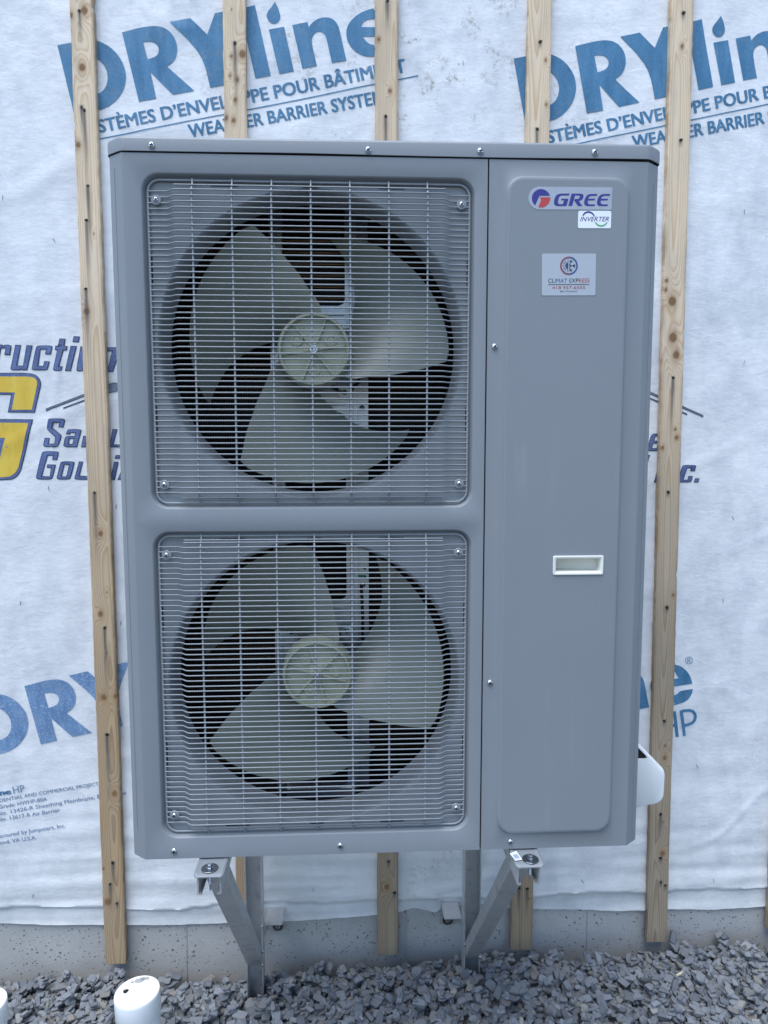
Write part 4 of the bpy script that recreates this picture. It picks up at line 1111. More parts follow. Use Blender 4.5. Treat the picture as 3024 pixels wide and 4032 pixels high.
# ---- fans
LEAD = [(0.0600, -166.0), (0.0833, -157.7), (0.1108, -145.0), (0.163, -134.5), (0.2283, -126.1), (0.2467, -124.4), (0.256, -123.6)]
TRAIL = [(0.0600, -92.0), (0.0645, -89.8), (0.100, -73.8), (0.1361, -63.7), (0.1749, -54.4), (0.2052, -45.4), (0.2361, -36.9), (0.256, -31.0)]
def tab(T, r):
    return float(np.interp(r, [q[0] for q in T], [q[1] for q in T]))
def blade_bm():
    bm = bmesh.new()
    NR, NS = 16, 22
    g = []
    for side in (0, 1):
        rows = []
        for j in range(NS + 1):
            s = j / NS
            rmax = 0.2515 - 0.0120 * s - 0.004 * max(0.0, (s - 0.9) / 0.1) ** 2 - 0.005 * max(0.0, (0.05 - s) / 0.05) ** 2
            row = []
            for i in range(NR + 1):
                r = 0.060 + (rmax - 0.060) * i / NR
                a = tab(LEAD, r) + (tab(TRAIL, r) - tab(LEAD, r)) * s
                y = 0.072 + 0.130 * s ** 1.1 * (0.5 + 0.5 * r / 0.25) - 0.012 * math.sin(math.pi * s) * (r / 0.25)
                th = 0.0030 * (1 - 0.5 * r / 0.25)
                row.append(bm.verts.new((r * math.cos(math.radians(a)), y + side * th, r * math.sin(math.radians(a)))))
            rows.append(row)
        g.append(rows)
    for side in (0, 1):
        for j in range(NS):
            for i in range(NR):
                bm.faces.new((g[side][j][i], g[side][j][i + 1], g[side][j + 1][i + 1], g[side][j + 1][i]))
    edge = [(0, i) for i in range(NR)] + [(j, NR) for j in range(NS)] + [(NS, i) for i in range(NR, 0, -1)] + [(j, 0) for j in range(NS, 0, -1)]
    for q in range(len(edge)):
        a, b = edge[q], edge[(q + 1) % len(edge)]
        bm.faces.new((g[0][a[0]][a[1]], g[0][b[0]][b[1]], g[1][b[0]][b[1]], g[1][a[0]][a[1]]))
    bmesh.ops.recalc_face_normals(bm, faces=bm.faces)
    return bm
bm = blade_bm()
blade_me = bpy.data.meshes.new('blade')
bm.to_mesh(blade_me)
bm.free()
finish(blade_me, M['fan'], 40)
bm = bmesh.new()
lathe(bm, [(0.0690, 0.100), (0.0672, 0.064), (0.0640, 0.0565), (0.0612, 0.0560), (0.0592, 0.0590), (0.0585, 0.0680), (0.020, 0.0690), (0.011, 0.0640), (0.0095, 0.0600), (0.0, 0.0598)], 56)
for q in range(6):
    b2 = bmesh.new()
    box(b2, 0.009, 0.0588, 0.0628, 0.070, -0.0021, 0.0021, 0.0008, 1)
    bmesh.ops.rotate(b2, verts=b2.verts, cent=(0, 0, 0), matrix=Matrix.Rotation(math.radians(52 + 60 * q), 3, 'Y'))
    tmp = bpy.data.meshes.new('tmp')
    b2.to_mesh(tmp)
    b2.free()
    bm.from_mesh(tmp)
    bpy.data.meshes.remove(tmp)
for q in range(3):
    t = math.radians(30 + 120 * q)
    lathe(bm, [(0.0115, 0.0688), (0.0110, 0.0660), (0.0075, 0.0655), (0.0062, 0.0672), (0.003, 0.0665), (0.0, 0.0662)], 18, c=(0.036 * math.cos(t), 0, 0.036 * math.sin(t)))
bmesh.ops.recalc_face_normals(bm, faces=bm.faces)
hub_me = bpy.data.meshes.new('hub')
bm.to_mesh(hub_me)
bm.free()
finish(hub_me, M['hub'], 35)
bm = bmesh.new()
lathe(bm, [(0.0085, 0.0600), (0.0085, 0.0520), (0.0074, 0.0512), (0.0050, 0.0512), (0.0046, 0.0540)], 6)
lathe(bm, [(0.0044, 0.0600), (0.0044, 0.0490), (0.0036, 0.0482)], 16, caps=(False, True))
bmesh.ops.recalc_face_normals(bm, faces=bm.faces)
nut_me = bpy.data.meshes.new('shaft_nut')
bm.to_mesh(nut_me)
bm.free()
finish(nut_me, M['steel'], 30)
def fan(cz, rot):
    f = bpy.data.objects.new('fan', None)
    COL.objects.link(f)
    f.location = (0.0008, 0, cz + 0.0003)
    f.matrix_world = Matrix.Translation(f.location)
    put(f, HP)
    for q in range(3):
        b = bpy.data.objects.new('blade', blade_me)
        COL.objects.link(b)
        b.parent = f
        b.matrix_basis = Matrix.Rotation(math.radians(-(rot + 120 * q)), 4, 'Y')
    for nm, me in (('hub', hub_me), ('shaft_nut', nut_me)):
        b = bpy.data.objects.new(nm, me)
        COL.objects.link(b)
        b.parent = f
        b.matrix_basis = Matrix.Rotation(math.radians(-rot), 4, 'Y')
    return f
fan(FANS[0], 0)
fan(FANS[1], -23.4)

# ---- coil, motors and their bracket seen between the blades
bm = bmesh.new()
box(bm, XL + 0.01, SEAM0 - 0.006, 0.285, 0.328, ZB + 0.02, ZT2 - 0.01)
box(bm, XL + 0.006, XL + 0.022, 0.05, 0.30, ZB + 0.02, ZT2 - 0.01)
obj('coil', bm, M['coil'], HP, None)
bm = bmesh.new()
z = ZB + 0.035
while z < ZT2 - 0.03:
    tube(bm, [(XL + 0.012, 0.2835, z), (SEAM0 - 0.01, 0.2835, z)], 0.0021, 5)
    tube(bm, [(XL + 0.0235, 0.06, z), (XL + 0.0235, 0.28, z)], 0.0021, 5)
    z += 0.0236
obj('coil_tubes', bm, M['copper'], HP, 60)
bm = bmesh.new()
for x0 in np.arange(XL + 0.03, SEAM0 - 0.01, 0.0036):
    box(bm, x0, x0 + 0.0003, 0.2815, 0.2855, ZB + 0.03, ZT2 - 0.02)
fo = obj('coil_fins', bm, simple('fin_edge', (0.05, 0.045, 0.03), 0.5), HP, None)
fo['kind'] = 'stuff'
bm = bmesh.new()
for (xa, xb) in ((-0.096, -0.070), (0.0575, 0.082)):
    box(bm, xa, xb, 0.196, 0.200, ZB + 0.012, ZT2 - 0.012)
    box(bm, xa, xa + 0.0022, 0.2002, 0.225, ZB + 0.012, ZT2 - 0.012)
    box(bm, xb - 0.0022, xb, 0.2002, 0.225, ZB + 0.012, ZT2 - 0.012)
    box(bm, (xa + xb) / 2 - 0.004, (xa + xb) / 2 + 0.004, 0.1935, 0.196, ZB + 0.02, ZT2 - 0.02, 0.0008, 1)
box(bm, 0.0825, 0.1050, 0.210, 0.2125, ZB + 0.012, ZT2 - 0.012)
for cz, dz in ((1.7075, 0.108), (1.0965, 0.108)):
    # cross plate with scooped corners
    pl = []
    for sx_, sz_, a0 in ((1, 1, 180), (-1, 1, 270), (-1, -1, 0), (1, -1, 90)):
        pass
    out = [(-0.073, cz + dz + 0.018), (-0.068, cz + dz + 0.004), (-0.056, cz + dz), (0.044, cz + dz), (0.054, cz + dz + 0.004), (0.059, cz + dz + 0.018),
           (0.059, cz - dz - 0.018), (0.054, cz - dz - 0.004), (0.044, cz - dz), (-0.056, cz - dz), (-0.068, cz - dz - 0.004), (-0.073, cz - dz - 0.018)]
    prism(bm, out, 0.190, 0.1925)
    box(bm, -0.07, 0.056, 0.1870, 0.190, cz + dz - 0.020, cz + dz - 0.014, 0.001, 1)
    box(bm, -0.07, 0.056, 0.1870, 0.190, cz - dz + 0.014, cz - dz + 0.020, 0.001, 1)
box(bm, -0.074, 0.075, 0.165, 0.195, ZB + 0.012, ZB + 0.032, 0.002, 1)
obj('motor_bracket', bm, M['galv'], HP, 35, loc=(0, 0.032, 0))
for cz, extra in zip(FANS, (((0.0555, -0.070), (0.0920, -0.096)), ((0.0560, 0.098), (0.0930, 0.139)))):
    bm = bmesh.new()
    lathe(bm, [(0.0, 0.108), (0.030, 0.108), (0.058, 0.116), (0.060, 0.122), (0.060, 0.218)], 40, c=(0.0, 0, cz))
    obj('motor', bm, M['dark_steel'], HP, 35)
    for dx, dz in ((0.058, 0.050), (-0.058, 0.050), (0.056, -0.068), (-0.05, -0.06)):
        bm = bmesh.new()
        box(bm, dx - 0.012, dx + 0.012, 0.162, 0.165, cz + dz - 0.010, cz + dz + 0.010, 0.004, 2)
        obj('motor_lug', bm, M['white_plastic'] if dz < 0 and dx > 0 else M['galv'], HP, 35, loc=(0, 0.032, 0))
        add_screw(dx, 0.194, cz + dz, HP, rot=dx * 30)
    for dx, dz in extra[1:]:
        add_screw(dx, 0.2418, cz + dz, HP, rot=0.2)
for z in (1.560, 1.250):
    bm = bmesh.new()
    box(bm, 0.080, 0.096, 0.2085, 0.2099, z - 0.004, z + 0.004)
    obj('cable_clip', bm, M['green_plastic'], HP, None, loc=(0, 0.032, 0))
for cz in FANS:
    bm = bmesh.new()
    tube(bm, [(0.030, 0.205, cz - 0.055), (0.048, 0.196, cz - 0.066), (0.068, 0.205, cz - 0.062), (0.084, 0.222, cz - 0.045), (0.090, 0.236, cz - 0.010), (0.092, 0.238, cz + 0.06), (0.089, 0.238, cz + 0.14)], 0.0034, 8)
    obj('motor_cable', bm, M['black_rubber'], HP, 60)
bm = bmesh.new()
for z in (1.56, 1.528, 1.268, 1.25):
    lathe(bm, [(0.0, 0.2095), (0.0034, 0.2095), (0.0034, 0.2105)], 12, c=(0.0965, 0, z))
obj('rail_hole', bm, M['seam'], HP, None, loc=(0, 0.032, 0))

# ---- labels
def flat_label(name, polys, mat, parent, y, thick=0.0004, off=0.0):
    me = fill2d(polys, off)
    bm = lay([(me, ident)], lambda x, z: y, 0.0)
    r = bmesh.ops.extrude_face_region(bm, geom=bm.faces[:])
    for v in r['geom']:
        if isinstance(v, bmesh.types.BMVert):
            v.co.y += thick
    return obj(name, bm, mat, parent, 30)
def lprint(name, jobs, mat, parent, y):
    return obj(name, lay(jobs, lambda x, z: y, 0.0), mat, parent, None, recalc=False)
LB = DATA['lab']
YF = -0.0050
def rounded(P, r=0.003):
    out = []
    n = len(P)
    for i in range(n):
        a, b, c = Vector(P[i - 1]), Vector(P[i]), Vector(P[(i + 1) % n])
        u, v = (a - b).normalized(), (c - b).normalized()
        for q in range(5):
            t = q / 4
            s, e = b + u * r, b + v * r
            out.append(tuple(s * (1 - t) ** 2 + b * 2 * t * (1 - t) + e * t * t))
    return out
br = flat_label('brand_label', [I(LB['plate'])], M['label_silver'], HP, YF - 0.0005)
lprint('brand_emblem', [(fill2d([I(LB['blue'])]), ident)], M['p_blue'], br, YF - 0.0008)
lprint('brand_emblem', [(fill2d([I(LB['red'])]), ident)], M['p_red'], br, YF - 0.0008)
lprint('brand_lettering', [(fill2d([I(LB[q])]), ident) for q in ('G', 'Rr', 'E', 'E2')], M['p_blue'], br, YF - 0.0008)
iv = flat_label('inverter_sticker', [rounded(I(LB['inv']))], M['label_white'], HP, YF - 0.0006)
lprint('sticker_arc', [(fill2d([I(LB['arcb'])]), ident)], M['p_blue'], iv, YF - 0.0009)
lprint('sticker_arc', [(fill2d([I(LB['arcg'])]), ident)], M['p_green'], iv, YF - 0.0009)
def text_between(s, a, b, top, off, shear=0.0):
    me = text2d(s, off, shear)
    x0, x1 = bounds(me)
    sx_ = (b[0] - a[0]) / (x1 - x0)
    sl = (b[1] - a[1]) / (b[0] - a[0])
    vy = (top[1] - a[1]) / capheight()
    return me, lambda u, v: (a[0] + (u - x0) * sx_, a[1] + (u - x0) * sx_ * sl + v * vy)
lprint('sticker_lettering', [text_between('INVERTER', *LB['inv_t'], 0.0, 0.28)], M['p_blue'], iv, YF - 0.0009)
cl = flat_label('installer_sticker', [rounded(I(LB['clim']))], M['label_pale'], HP, YF - 0.0006)
(ccx, ccz), (cex, cez) = I(LB['ring_c'])
CR = math.hypot(cex - ccx, cez - ccz)
def ringpoly(r0, r1, a0, a1, n=26):
    A_ = [math.radians(a0 + (a1 - a0) * q / n) for q in range(n + 1)]
    return [(ccx + r1 * CR * math.cos(t), ccz + r1 * CR * math.sin(t)) for t in A_] + [(ccx + r0 * CR * math.cos(t), ccz + r0 * CR * math.sin(t)) for t in A_[::-1]]
def stroke(p, q, w):
    d = Vector((q[0] - p[0], q[1] - p[1])).normalized()
    n_ = Vector((-d.y, d.x)) * w / 2
    f = lambda v, s: (ccx + CR * (v[0] + s * n_.x), ccz + CR * (v[1] + s * n_.y))
    return [f(p, 1), f(q, 1), f(q, -1), f(p, -1)]
yp = YF - 0.0009
lprint('sticker_ring', [(fill2d([ringpoly(0.89, 1.0, 90, 270)]), ident)], M['p_dred'], cl, yp)
lprint('sticker_ring', [(fill2d([ringpoly(0.89, 1.0, -90, 90)]), ident)], M['p_dblue'], cl, yp)
jobs = [(fill2d([ringpoly(0.82, 0.888, 0, 179)]), ident), (fill2d([ringpoly(0.82, 0.888, 181, 359)]), ident), (fill2d([stroke((-0.12, 0.68), (-0.12, -0.68), 0.07)]), ident)]
sunp = [(-0.14 + 0.27 * math.cos(t), 0.27 * math.sin(t) * 1.25) for t in (math.radians(90 + 180 * q / 10) for q in range(11))]
jobs.append((fill2d([[(ccx + CR * a, ccz + CR * b) for a, b in sunp]]), ident))
for a in (125, 150, 180, 210, 235):
    c_, s_ = math.cos(math.radians(a)), math.sin(math.radians(a))
    jobs.append((fill2d([stroke((-0.14 + 0.36 * c_, 0.40 * s_), (-0.14 + 0.58 * c_, 0.66 * s_), 0.075)]), ident))
for (p, q) in (((0.05, 0.0), (0.70, 0.0)), ((0.05, 0.0), (0.05, 0.12)), ((0.05, 0.10), (0.22, 0.60)), ((0.05, -0.10), (0.22, -0.60)), ((0.42, 0), (0.60, 0.18)), ((0.42, 0), (0.60, -0.18)), ((0.56, 0), (0.70, 0.13)), ((0.56, 0), (0.70, -0.13)),
               ((0.15, 0.36), (0.40, 0.42)), ((0.15, 0.36), (0.06, 0.60)), ((0.19, 0.48), (0.38, 0.60)), ((0.15, -0.36), (0.40, -0.42)), ((0.15, -0.36), (0.06, -0.60)), ((0.19, -0.48), (0.38, -0.60)), ((0.28, 0), (0.08, 0.14)), ((0.28, 0), (0.08, -0.14))):
    jobs.append((fill2d([stroke(p, q, 0.07)]), ident))
lprint('sticker_emblem', jobs, M['p_navy'], cl, yp - 0.0001)
ct = LB['ct']
full = 'CLIMAT EXPRESS'
me, tf = text_between(full, *ct[0:3], 0.0)
w_all = bounds(me)
for seg, mat in (((0, 2), 'p_black'), ((2, 6), 'p_dblue'), ((7, 8), 'p_dblue'), ((8, 10), 'p_black'), ((10, 14), 'p_dred')):
    s = full[seg[0]:seg[1]]
    pre = bounds(text2d(full[:seg[1]], 0.0))[1]
    m2 = text2d(s, 0.0)
    b2 = bounds(m2)
    sh = pre - b2[1]
    lprint('sticker_lettering', [(m2, lambda u, v, sh=sh: tf(u + sh, v))], M[mat], cl, yp)
lprint('sticker_rule', [(fill2d([[(ct[9][0], ct[9][1] - 0.0005), (ct[10][0], ct[10][1] - 0.0005), (ct[10][0], ct[10][1] + 0.0005), (ct[9][0], ct[9][1] + 0.0005)]]), ident)], M['p_black'], cl, yp)
lprint('sticker_phone_number', [text_between('418 957-6555', *ct[3:6], 0.0)], M['p_dred'], cl, yp)
lprint('sticker_licence_number', [text_between('RBQ: 5755-6672-01', *ct[6:9], 0.0)], M['p_black'], cl, yp)

# ---- white grip recess
bm = bmesh.new()
ox0, ox1, oz0, oz1 = 0.4340, 0.5272, 1.2958, 1.3309
outer = rounded([(ox0, oz0), (ox1, oz0), (ox1, oz1), (ox0, oz1)], 0.003)
def scl(P, d):
    cx_, cz_ = (ox0 + ox1) / 2, (oz0 + oz1) / 2
    return [(cx_ + (x - cx_) * (1 - d / ((ox1 - ox0) / 2)), cz_ + (z - cz_) * (1 - d / ((oz1 - oz0) / 2))) for x, z in P]
L_ = []
for d, y in ((0.0, YF + 0.0005), (0.0, YF - 0.0016), (0.0008, YF - 0.0026), (0.0040, YF - 0.0026), (0.0050, YF - 0.0018), (0.0058, YF + 0.0005), (0.0060, YF + 0.018)):
    L_.append([(x, y, z) for x, z in scl(outer, d)])
L_.append([(x, 0.034 - 0.016 * sstep(0.47, 0.525, x), z if z < 1.31 else z - 0.002) for x, y, z in L_[-1]])
rings(bm, L_, caps=(False, True))
obj('grip_recess', bm, M['cream_plastic'], HP, 40)

# ---- white valve cover on the right side
bm = bmesh.new()
pv = [(0.6180, 0.7920), (0.6860, 0.8010), (0.6975, 0.8065), (0.7025, 0.8160), (0.7035, 0.8640), (0.7005, 0.8740), (0.6480, 0.9290), (0.6270, 0.9510), (0.6180, 0.9530)]
pv = fillet(pv + [pv[0]], 0.006, 3)[:-1]
YA, YB2 = 0.088, 0.235
def pscale(s, P):
    return [(0.6180 + (x - 0.6180) * (1 - s * 0.05), 0.860 + (z - 0.860) * (1 - s * 0.055)) for x, z in P]
L_ = [[(x, y, z) for x, z in pscale(s, pv)] for s, y in ((1.0, YA), (0.45, YA + 0.0015), (0.0, YA + 0.007), (0.0, YB2))]
vl = rings(bm, L_, caps=(False, True))
# front face with the triangular hand opening
hole_p = fillet([(0.6205, 0.8945), (0.6640, 0.8950), (0.6200, 0.9200)], 0.003, 3)
hole_p = [(0.6205, 0.8985), (0.6600, 0.8985), (0.6635, 0.9003), (0.6632, 0.9032), (0.6410, 0.9262), (0.6205, 0.9440)]
hv = [bm.verts.new((x, YA, z)) for x, z in hole_p]
es = []
for lst in (vl[0], hv):
    for i in range(len(lst)):
        e = bm.edges.get((lst[i], lst[(i + 1) % len(lst)])) or bm.edges.new((lst[i], lst[(i + 1) % len(lst)]))
        es.append(e)
bmesh.ops.triangle_fill(bm, edges=es, use_beauty=True)
h2 = [bm.verts.new((x - 0.002, YA + 0.03, z)) for x, z in hole_p]
for i in range(len(hv)):
    j = (i + 1) % len(hv)
    bm.faces.new((hv[i], hv[j], h2[j], h2[i]))
vc = obj('valve_cover', bm, M['white_plastic'], HP, 40)
bm = bmesh.new()
prism(bm, [(x - 0.0006, z) for x, z in hole_p], YA + 0.005, YA + 0.008)
obj('opening_shade_plate', bm, M['seam'], vc, None)  # near-black plate just inside the hand opening, painted stand-in for its inner shade

# ---- mounting feet with washer and bolt
wsh = bmesh.new()
lathe(wsh, [(0.0060, 0.0), (0.0152, 0.0), (0.0152, 0.0018), (0.0148, 0.0021), (0.0060, 0.0021)], 36, 'z')
bmesh.ops.recalc_face_normals(wsh, faces=wsh.faces)
washer_me = bpy.data.meshes.new('washer')
wsh.to_mesh(washer_me)
wsh.free()
finish(washer_me, M['dark_steel'], 35)
bt = bmesh.new()
lathe(bt, [(0.0, 0.0075), (0.0040, 0.0075), (0.0046, 0.0068), (0.0046, 0.0012), (0.0062, 0.0010), (0.0062, 0.0)], 6, 'z')
lathe(bt, [(0.0026, 0.0), (0.0026, -0.030), (0.0018, -0.034), (0.0016, -0.042), (0.0002, -0.045)], 10, 'z')
for q in range(9):
    lathe(bt, [(0.0026, 0.001), (0.0032, 0.0), (0.0026, -0.001)], 10, 'z', (0, 0, -0.010 - q * 0.0024))
bmesh.ops.recalc_face_normals(bt, faces=bt.faces)
bolt_me = bpy.data.meshes.new('bolt')
bt.to_mesh(bolt_me)
bt.free()
finish(bolt_me, M['steel'], 30)
for xc, wx, wy in ((-0.1920, -0.1930, -0.0300), (0.3920, 0.3960, -0.0315)):
    bm = bmesh.new()
    nx, ny = 18, 22
    gridv = []
    hw = 0.0272
    for i in range(nx + 1):
        row = []
        for j in range(ny + 1):
            u, v = -1 + 2 * i / nx, j / ny
            y = 0.03 - 0.080 * v
            fr = max(0.0, (v - 0.86) / 0.14)
            shrink = 1 - 0.22 * (1 - math.sqrt(max(0.0, 1 - fr * fr))) * 0.9
            x = xc + u * hw * shrink
            ed = max(abs(u) ** 14, fr ** 4 * 0.9)
            pan = 0.0022 * sstep(0.70, 0.95, abs(u)) * (1 - fr)
            z = 0.7655 + pan - 0.0030 * ed
            row.append(bm.verts.new((x, y, z)))
        gridv.append(row)
    for i in range(nx):
        for j in range(ny):
            bm.faces.new((gridv[i][j], gridv[i + 1][j], gridv[i + 1][j + 1], gridv[i][j + 1]))
    r = bmesh.ops.extrude_face_region(bm, geom=bm.faces[:])
    for v in r['geom']:
        if isinstance(v, bmesh.types.BMVert):
            v.co.z -= 0.0022
    ft = obj('mounting_foot', bm, M['paint'], HP, 50)
    o = inst('washer', washer_me, ft)
    o.matrix_basis = Matrix.Translation((wx, wy, 0.7657))
    o = inst('bolt', bolt_me, ft)
    o.matrix_basis = Matrix.Translation((wx, wy, 0.7678))
    if xc > 0:
        bm = bmesh.new()
        c4 = [(0.3610, -0.0150), (0.3757, -0.0050), (0.3803, -0.0330), (0.3662, -0.0385)]
        lo_ = [bm.verts.new((x, y, 0.7672 + 0.0016 * (k_ in (0, 3)))) for k_, (x, y) in enumerate(c4)]
        hi_ = [bm.verts.new((v.co.x, v.co.y, v.co.z + 0.0003)) for v in lo_]
        bm.faces.new(lo_[::-1])
        bm.faces.new(hi_)
        for k_ in range(4):
            bm.faces.new((lo_[k_], lo_[(k_ + 1) % 4], hi_[(k_ + 1) % 4], hi_[k_]))
        sk = obj('paper_tag', bm, M['label_white'], ft, None)
        bm = bmesh.new()
        bil = lambda s, t: tuple(Vector((*c4[0], 0)).lerp(Vector((*c4[1], 0)), s).lerp(Vector((*c4[3], 0)).lerp(Vector((*c4[2], 0)), s), t))
        for (s0, s1, t0, t1) in ((0.15, 0.85, 0.30, 0.78), (0.15, 0.8, 0.84, 0.88), (0.2, 0.6, 0.16, 0.20)):
            q4 = [bil(s0, t0), bil(s1, t0), bil(s1, t1), bil(s0, t1)]
            ss_ = [s0, s1, s1, s0]
            bm.faces.new([bm.verts.new((p[0], p[1], 0.7678 + 0.0016 * (1 - s))) for p, s in zip(q4, ss_)])
        obj('tag_print', bm, M['p_grey'], sk, None)

# ================================================================== wall brackets
def channel(bm, w, d, t, frame, length, lip=0.0):
    """U channel: frame maps (u across, v out of the web, s along) to a point"""
    pr = [(-w / 2, 0), (w / 2, 0), (w / 2, d)]
    if lip:
        pr += [(w / 2 - lip, d), (w / 2 - lip, d - t), (w / 2 - t, d - t)]
    else:
        pr += [(w / 2 - t, d)]
    pr += [(w / 2 - t, t), (-w / 2 + t, t)]
    if lip:
        pr += [(-w / 2 + t, d - t), (-w / 2 + lip, d - t), (-w / 2 + lip, d)]
    else:
        pr += [(-w / 2 + t, d)]
    pr += [(-w / 2, d)]
    A_ = [bm.verts.new(frame(u, v, 0)) for u, v in pr]
    B_ = [bm.verts.new(frame(u, v, length)) for u, v in pr]
    n_ = len(pr)
    for i in range(n_):
        j = (i + 1) % n_
        bm.faces.new((A_[i], A_[j], B_[j], B_[i]))
    fa = bm.faces.new(A_[::-1])
    fb = bm.faces.new(B_)
    fa.normal_update()
    fb.normal_update()
    bmesh.ops.triangulate(bm, faces=[fa, fb])
def bracket(xc, side, label):
    t = thing('wall_bracket', label, 'bracket', (xc, 0.52, 0.06), 'aluminium brackets carrying the heat pump')
    xp = xc - 0.0015
    bm = bmesh.new()
    channel(bm, 0.0445, 0.040, 0.0032, lambda u, v, s: (xp + u, 0.556 - v, 0.02 + s), 0.738)
    obj('post', bm, M['alu'], t, None)
    bm = bmesh.new()
    channel(bm, 0.0430, 0.038, 0.0030, lambda u, v, s: (xc + u, -0.042 + s, 0.7618 - v), 0.556, 0.008)
    # saw burr on the cut ends of the legs
    obj('arm', bm, M['alu'], t, None)
    a, b = Vector((xc, 0.016, 0.7225)), Vector((xp, 0.520, 0.150))
    d = (b - a).normalized()
    up = Vector((0, -d.z, d.y)).normalized()
    if up.y > 0:
        up = -up
    L = (b - a).length
    bm = bmesh.new()
    channel(bm, 0.0375, 0.030, 0.0028, lambda u, v, s: tuple(a + d * s - up * v + Vector((u, 0, 0))), L, 0.007)
    obj('brace', bm, M['alu'], t, None)
    # angle clip to the concrete
    x0, x1 = (xp + 0.0225, xp + 0.0700) if side < 0 else (xp - 0.0700, xp - 0.0225)
    bm = bmesh.new()
    box(bm, x0, x1, 0.560, 0.641, 0.2320, 0.2352, 0.0006, 1)
    box(bm, x0, x1, 0.6340, 0.6405, 0.166, 0.2315, 0.0006, 1)
    if side < 0:
        box(bm, x0, x0 + 0.003, 0.557, 0.60, 0.205, 0.2318, 0.0006, 1)
    else:
        box(bm, x1 - 0.003, x1, 0.557, 0.60, 0.205, 0.2318, 0.0006, 1)
    cl_ = obj('anchor_clip', bm, M['alu'], t, None)
    o = inst('washer', washer_me, cl_)
    xm_ = (x0 + x1) / 2 - 0.004 * side
    o.matrix_basis = Matrix.Translation((xm_, 0.6338, 0.180)) @ Matrix.Rotation(math.pi / 2, 4, 'X')
    bm = bmesh.new()
    lathe(bm, [(0.0, -0.0075), (0.0058, -0.0075), (0.0066, -0.0066), (0.0066, 0.0)], 6, 'y', (xm_, 0.6320, 0.180))
    obj('bolt', bm, M['steel'], cl_, 30)
    # bright weld beads where brace and post meet
    for (dx, y, z) in ((0.0215, 0.515, 0.192), (0.0215, 0.515, 0.262), (-0.0215, 0.515, 0.190), (0.0205, 0.512, 0.155)):
        bm = bmesh.new()
        bmesh.ops.create_icosphere(bm, subdivisions=1, radius=0.0024)
        for v in bm.verts:
            v.co = Vector((xp + dx * (-side if False else 1) + v.co.x, y + v.co.y, z + v.co.z * 2.2))
        obj('weld_bead', bm, M['steel'], t, 60)
    return t
bracket(-0.1925, -1, 'left aluminium wall bracket with braced arm, its foot plate bare of any paper tag')
bracket(0.3905, 1, 'right aluminium wall bracket with braced arm, a white paper tag on the foot above it')

# ================================================================== plastic pipes
def pipe(x, y, ztop, R, label, tilt, seed):
    t = thing('plastic_pipe', label, 'pipe', (x, y, 0.0), 'white plastic pipes standing in the gravel')
    bm = bmesh.new()
    lathe(bm, [(R * 0.915, -0.15), (R * 0.915, ztop - 0.01)], 56, 'z', (x, y, 0))
    pp = obj('pipe_body', bm, M['pvc'], t, 40)
    bm = bmesh.new()
    h = 0.052
    lathe(bm, [(R * 0.918, ztop - h + 0.003), (R * 0.975, ztop - h), (R, ztop - h + 0.002), (R * 1.004, ztop - 0.006), (R * 0.995, ztop - 0.0018), (R * 0.975, ztop),
               (R * 0.10, ztop + 0.0004), (R * 0.09, ztop - 0.0006), (R * 0.055, ztop - 0.0004), (R * 0.04, ztop + 0.0018), (0.0001, ztop + 0.0022)], 64, 'z', (x, y, 0))
    bmesh.ops.remove_doubles(bm, verts=bm.verts, dist=1e-5)
    cp = obj('pipe_cap', bm, M['pvc'], t, 40)
    if seed:
        bm = bmesh.new()
        pts = []
        cx_, cy_ = x - 0.52 * R, y + 0.05 * R
        f = [bm.verts.new((cx_ + 0.0062 * (1 + 0.18 * math.sin(3 * q_)) * math.cos(q_), cy_ + 0.0066 * math.sin(q_), ztop + 0.0006)) for q_ in (2 * math.pi * w / 16 for w in range(16))]
        bm.faces.new(f)
        obj('drilled_hole', bm, M['seam'], cp, None)
        rr = random.Random(4)
        for (ux, uy, rx, ry) in ((-0.10, 0.66, 0.22, 0.13), (-0.38, 0.58, 0.09, 0.07), (0.20, 0.76, 0.15, 0.09), (0.02, 0.78, 0.14, 0.08)):
            bm = bmesh.new()
            n_ = 26
            f = []
            for w in range(n_):
                q_ = 2 * math.pi * w / n_
                k_ = 1 + 0.35 * nz3(math.cos(q_) * 1.6 + ux * 9, math.sin(q_) * 1.6, 3)
                f.append(bm.verts.new((x + R * (ux + rx * k_ * math.cos(q_)), y + R * (uy + ry * k_ * math.sin(q_)), ztop + 0.0008)))
            bm.faces.new(f)
            obj('cement_smear', bm, M['dry_mud'], cp, None)
    t.rotation_euler = (0, tilt, 0)
    return t
PIPES = [(-0.4135, 0.262, 0.2965, 0.0500), (-0.7620, 0.262, 0.282, 0.0500)]
pipe(*PIPES[0], 'capped white plastic pipe in the gravel, cement smeared on its cap', math.radians(-2.0), 1)
pipe(*PIPES[1], 'white plastic pipe cut off by the left edge of the picture', math.radians(-1.0), 0)

